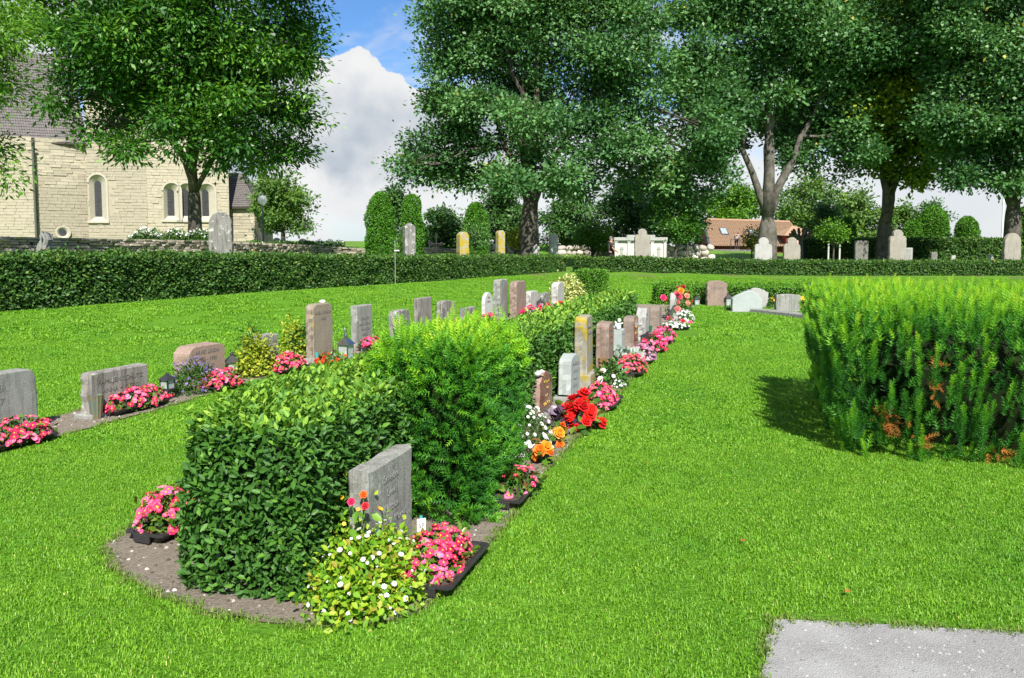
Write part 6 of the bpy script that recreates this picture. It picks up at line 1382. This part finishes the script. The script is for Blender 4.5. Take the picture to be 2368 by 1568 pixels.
mp_ = thing('marker_pole', 'thin white pole standing in the left hedge', 'pole', (lambda p: (p.x, p.y, .2))(at(914, 630, 26.3))); zz = at(914, 556, 26.3).z - .2; MB().tube([(0, 0, 0), (0, 0, zz)], .009, 6).build('pole', MATS['tomb_trim'], mp_); MB().box(-.02, .14, -.01, .01, zz - .35, zz - .31).build('tag', MATS['white_paint'], mp_)
# young trees
yt = bg_tree('young weeping tree with pale green leaves tied between stakes', 1927, 606, 520, 556, 48, 41.5, 1700, .13, 'fresh_leaf', 'young_tree', nl=5, zb=.1, tr=.045)
for X in (1915, 1941):
    o = MB().tube([(0, 0, 0), (0, 0, 1.4)], .045, 6).build('stake', MATS['tomb_stone'], yt); o.location = at(X, 604, 41.3) - yt.location; o.location.z = 0
bg_tree('little dark umbrella tree standing before the third thuja', 1098, 596, 528, 560, 52, 34.5, 1500, .11, 'wood_leaf', 'young_tree', nl=5, zb=.2, tr=.035)
bg_tree('yellow-green weeping tree at the left of the whitebeam trunk', 1192, 596, 530, 575, 52, 44, 1700, .14, 'gold_leaf', 'young_tree', nl=5, zb=.15, tr=.05)
bg_tree('yellow-green young tree beside the second whitebeam trunk', 1738, 596, 525, 575, 34, 52, 1200, .15, 'gold_leaf', 'young_tree', nl=5, zb=.1, tr=.05)
def pollard(label, X, Y, d, h, spread, n=6):
    p = at(X, 560, d); z = float(zt(p.x, p.y)); r = thing('pollard_tree', label, 'tree', (p.x, p.y, z), 0, 'pollarded trees'); H = at(X, Y, d).z - z
    MB().tube([(0, 0, 0), (.05, 0, H * .3), (0, 0, H * h)], [.16, .13, .12], 8).build('trunk', MATS['bark_grey'], r, True)
    for i in range(n):
        a = i * 6.28 / n; e = Vector((math.cos(a) * spread, math.sin(a) * spread * .6, H * random.uniform(.85, 1.0))); m = Vector((e.x * .7, e.y * .7, H * h * 1.02)); pts = wobble(bez(Vector((0, 0, H * h * .95)), m, e, 7), .12, i * 3.)
        MB().tube(pts, [.10, .09, .07, .09, .07, .10, .06], 6).build('limb', MATS['bark_grey'], r, True)
pollard('bare knobbly pollard left of the whitebeam trunk', 1214, 508, 46, .72, .38); pollard('bare knobbly pollard in front of the house dormer', 1852, 528, 50, .74, .75, 8)
for i, X in enumerate((1563, 1589, 1541)):
    p = at(X, 560, 43.2); r = bg_tree('slim tree by the boulder wall, %s of three' % ('second', 'third', 'first')[i], X, 600, 470 - i * 8, 556, 62, 43.2, 2600, .15, 'ash_leaf', 'young_tree', 'slim trees by the boulder wall', nl=6, zb=.1, tr=.07)
# flowers growing on top of the terrace wall
def wall_flowers(label, X0, X1, d0, d1, z, n, nb, col, h, mat='herb_leaf'):
    A, B = at(X0, 560, d0), at(X1, 560, d1); r = thing('wall_flowers', label, 'flowers', (A.x, A.y, z), 0, 'flowers growing on the terrace edge'); t = rng.random(n); P = np.stack([t * (B.x - A.x), t * (B.y - A.y) + rng.uniform(0, .9, n), rng.random(n) ** 1.5 * h * (.5 + .5 * np.sin(t * 9) ** 2)], -1)
    stamp('foliage', *LEAF4, P, unit(n) + np.array([0, 0, 1.]), unit(n) + np.array([0, -.5, .5]), .11, rng.random(n), MATS[mat], r, 'stuff', .7)
    t = rng.random(nb); P = np.stack([t * (B.x - A.x), t * (B.y - A.y) + rng.uniform(-.1, .8, nb), h * (.5 + .5 * np.sin(t * 9) ** 2) * rng.uniform(.7, 1.2, nb)], -1); Nn = unit(nb) * .5 + np.array([0, -.6, .7])
    stamp('blossoms', BL['daisy'][0].v, BL['daisy'][0].f, P, np.cross(Nn, unit(nb)), Nn, .030 * rng.uniform(.7, 1.2, nb), rng.random(nb), MATS['petals_' + col], r)
wall_flowers('white flowers and greenery on top of the wall before the ash trunk', 296, 476, 23.2, 25.6, 1.6, 2600, 210, 'white', .36); wall_flowers('pale flowers at the corner of the wall left of the first thuja', 722, 790, 35.8, 36.8, 1.32, 700, 120, 'white', .34)
wall_flowers('greenery trailing over the shaded wall', 545, 720, 28.5, 35.5, 1.45, 1500, 10, 'white', .16)

# ---------------------------------------------------------------- people
plain('skin', (.42, .24, .16), (.36, .20, .13), 6, .6); plain('black_cloth', (.012, .012, .014), (.02, .02, .022), 8, .85); plain('grey_hair', (.10, .09, .085), (.16, .15, .14), 30, .8)
plain('blue_shirt', (.28, .36, .50), (.10, .14, .26), 40, .85); plain('dark_jeans', (.020, .028, .05), (.015, .02, .035), 10, .85); plain('pale_shirt', (.50, .40, .40), (.42, .34, .34), 8, .85); plain('dark_hair', (.02, .015, .012), (.03, .02, .016), 30, .7)
def skin_mesh(name, J, E, Rr, mat, parent, sub=2):
    me = bpy.data.meshes.new(name); keys = list(J); me.from_pydata([J[k] for k in keys], [(keys.index(a), keys.index(b)) for a, b in E], []); o = link(name, me, MATS[mat], parent)
    o.modifiers.new('skin', 'SKIN').use_smooth_shade = True; lay = me.skin_vertices[0] if me.skin_vertices else None
    if lay is None:
        bmx = bmesh.new(); bmx.from_mesh(me); bmx.verts.layers.skin.verify(); bmx.to_mesh(me); bmx.free(); lay = me.skin_vertices[0]
    for i, k in enumerate(keys): r = Rr[k]; lay.data[i].radius = r if isinstance(r, tuple) else (r, r); lay.data[i].use_root = (i == 0)
    o.modifiers.new('sub', 'SUBSURF').levels = sub; o.modifiers['sub'].render_levels = sub; return o
def person(label, p, rz, pose, top, legs, hair, holds=None):
    root = thing('person', label, 'person', p, rz); J = dict(pel=(0, 0, .93), waist=(0, 0, 1.08), chest=(.0, 0, 1.32), neck=(.0, 0, 1.48), jaw=(.015, 0, 1.57), crown=(.01, 0, 1.70),
        shL=(0, .19, 1.42), elL=(-.02, .25, 1.14), wrL=(.06, .24, .90), haL=(.09, .24, .80), shR=(0, -.19, 1.42), elR=(-.02, -.25, 1.14), wrR=(.06, -.24, .90), haR=(.09, -.24, .80),
        hpL=(0, .09, .88), knL=(.03, .10, .49), anL=(0, .10, .09), toL=(.15, .11, .04), hpR=(0, -.09, .88), knR=(.03, -.10, .49), anR=(0, -.10, .09), toR=(.15, -.11, .04)); J.update(pose)
    rr = dict(pel=(.14, .11), waist=(.135, .10), chest=(.16, .115), neck=.058, jaw=(.068, .075), crown=(.07, .082), shL=.062, elL=.045, wrL=.032, haL=.035, shR=.062, elR=.045, wrR=.032, haR=.035, hpL=.088, knL=.060, anL=.042, toL=.035, hpR=.088, knR=.060, anR=.042, toR=.035)
    E = [('pel', 'waist'), ('waist', 'chest'), ('chest', 'neck'), ('neck', 'jaw'), ('jaw', 'crown')] + [q for s in 'LR' for q in (('chest', 'sh' + s), ('sh' + s, 'el' + s), ('el' + s, 'wr' + s), ('wr' + s, 'ha' + s), ('pel', 'hp' + s), ('hp' + s, 'kn' + s), ('kn' + s, 'an' + s), ('an' + s, 'to' + s))]
    skin_mesh('body', J, E, rr, 'skin', root)
    g = lambda k, f: tuple(x * f for x in rr[k]) if isinstance(rr[k], tuple) else rr[k] * f
    ks = ['waist', 'pel', 'chest', 'shL', 'elL', 'shR', 'elR']; Js = {k: J[k] for k in ks}
    for s in 'LR': Js['el' + s] = tuple(Vector(J['sh' + s]).lerp(Vector(J['el' + s]), .85))
    skin_mesh('shirt', Js, [('pel', 'waist'), ('waist', 'chest'), ('chest', 'shL'), ('shL', 'elL'), ('chest', 'shR'), ('shR', 'elR')], {k: g(k, 1.14 if k[:2] != 'el' else 1.45) for k in ks}, top, root)
    kl = ['pel', 'hpL', 'knL', 'anL', 'hpR', 'knR', 'anR']; skin_mesh('trousers', {k: J[k] for k in kl}, [('pel', 'hpL'), ('hpL', 'knL'), ('knL', 'anL'), ('pel', 'hpR'), ('hpR', 'knR'), ('knR', 'anR')], {k: g(k, 1.18 if k[:2] != 'an' else 1.5) for k in kl}, legs, root)
    cr = Vector(J['crown']); jw = Vector(J['jaw']); blob([(cr + Vector((-.015, 0, .01)), (.092, .082, .075), None), (jw.lerp(cr, .55) + Vector((-.05, 0, 0)), (.055, .078, .075), None)], 'hair', hair, root, 2)
    for s in (-1, 1): blob([(jw.lerp(cr, .45) + Vector((.0, s * .077, 0)), (.018, .01, .028), None)], 'ear', 'skin', root, 1)
    blob([(jw.lerp(cr, .4) + Vector((.085, 0, 0)), (.022, .014, .022), None)], 'nose', 'skin', root, 1)
    for s in 'LR': blob([(Vector(J['to' + s]) + Vector((-.05, 0, .01)), (.13, .048, .045), None)], 'shoe', 'black_cloth', root, 2)
    return root
def pz(p, z): return (p.x, p.y, z)
person('man dressed all in black walking behind the hedge by the tomb', pz(at(1413, 560, 40), .10), R(-8), dict(elR=(.10, -.26, 1.16), wrR=(.30, -.24, 1.02), haR=(.38, -.23, .95), elL=(-.05, .25, 1.15), wrL=(.16, .22, 1.05), haL=(.22, .2, 1.0), knL=(.12, .10, .50), anL=(.14, .10, .09), toL=(.29, .11, .04), anR=(-.14, -.10, .11), toR=(.01, -.11, .04)), 'black_cloth', 'black_cloth', 'grey_hair')
zp = at(1705, 577, 75).z
person('distant person in a checked blue shirt bending over a railing', pz(at(1703, 560, 75), zp), R(60), dict(chest=(.16, 0, 1.27), neck=(.27, 0, 1.38), jaw=(.35, 0, 1.43), crown=(.44, 0, 1.50), shL=(.18, .19, 1.35), shR=(.18, -.19, 1.35), elL=(.30, .24, 1.10), wrL=(.42, .22, .95), haL=(.48, .2, .9), elR=(.16, -.27, 1.08), wrR=(.22, -.28, .85), haR=(.24, -.28, .76)), 'blue_shirt', 'dark_jeans', 'dark_hair')
person('distant person in a pale top and dark trousers standing by the other', pz(at(1732, 560, 75.5), zp), R(150), {}, 'pale_shirt', 'black_cloth', 'dark_hair')
hr = thing('hand_rail', 'dark hand rail beside the two distant people', 'railing', pz(at(1690, 560, 74.5), zp)); MB().tube([(0, 0, -1), (0, 0, .95)], .03, 6).build('post', MATS['black_iron'], hr); MB().tube([(0, 0, .95), (.9, .2, 1.0)], .03, 6).build('rail', MATS['black_iron'], hr); MB().tube([(.9, .2, -.5), (.9, .2, 1.0)], .03, 6).build('post', MATS['black_iron'], hr)

# lettering becomes plain mesh
dg = bpy.context.evaluated_depsgraph_get()
for o in [o for o in bpy.data.objects if o.type == 'FONT']:
    me = bpy.data.meshes.new_from_object(o.evaluated_get(dg)); nm = o.name; n = bpy.data.objects.new('lettering_tmp', me); COL.objects.link(n); n.parent = o.parent; n.location = o.location; n.rotation_euler = o.rotation_euler; n.scale = o.scale
    bpy.data.objects.remove(o); n.name = nm.split('.')[0]
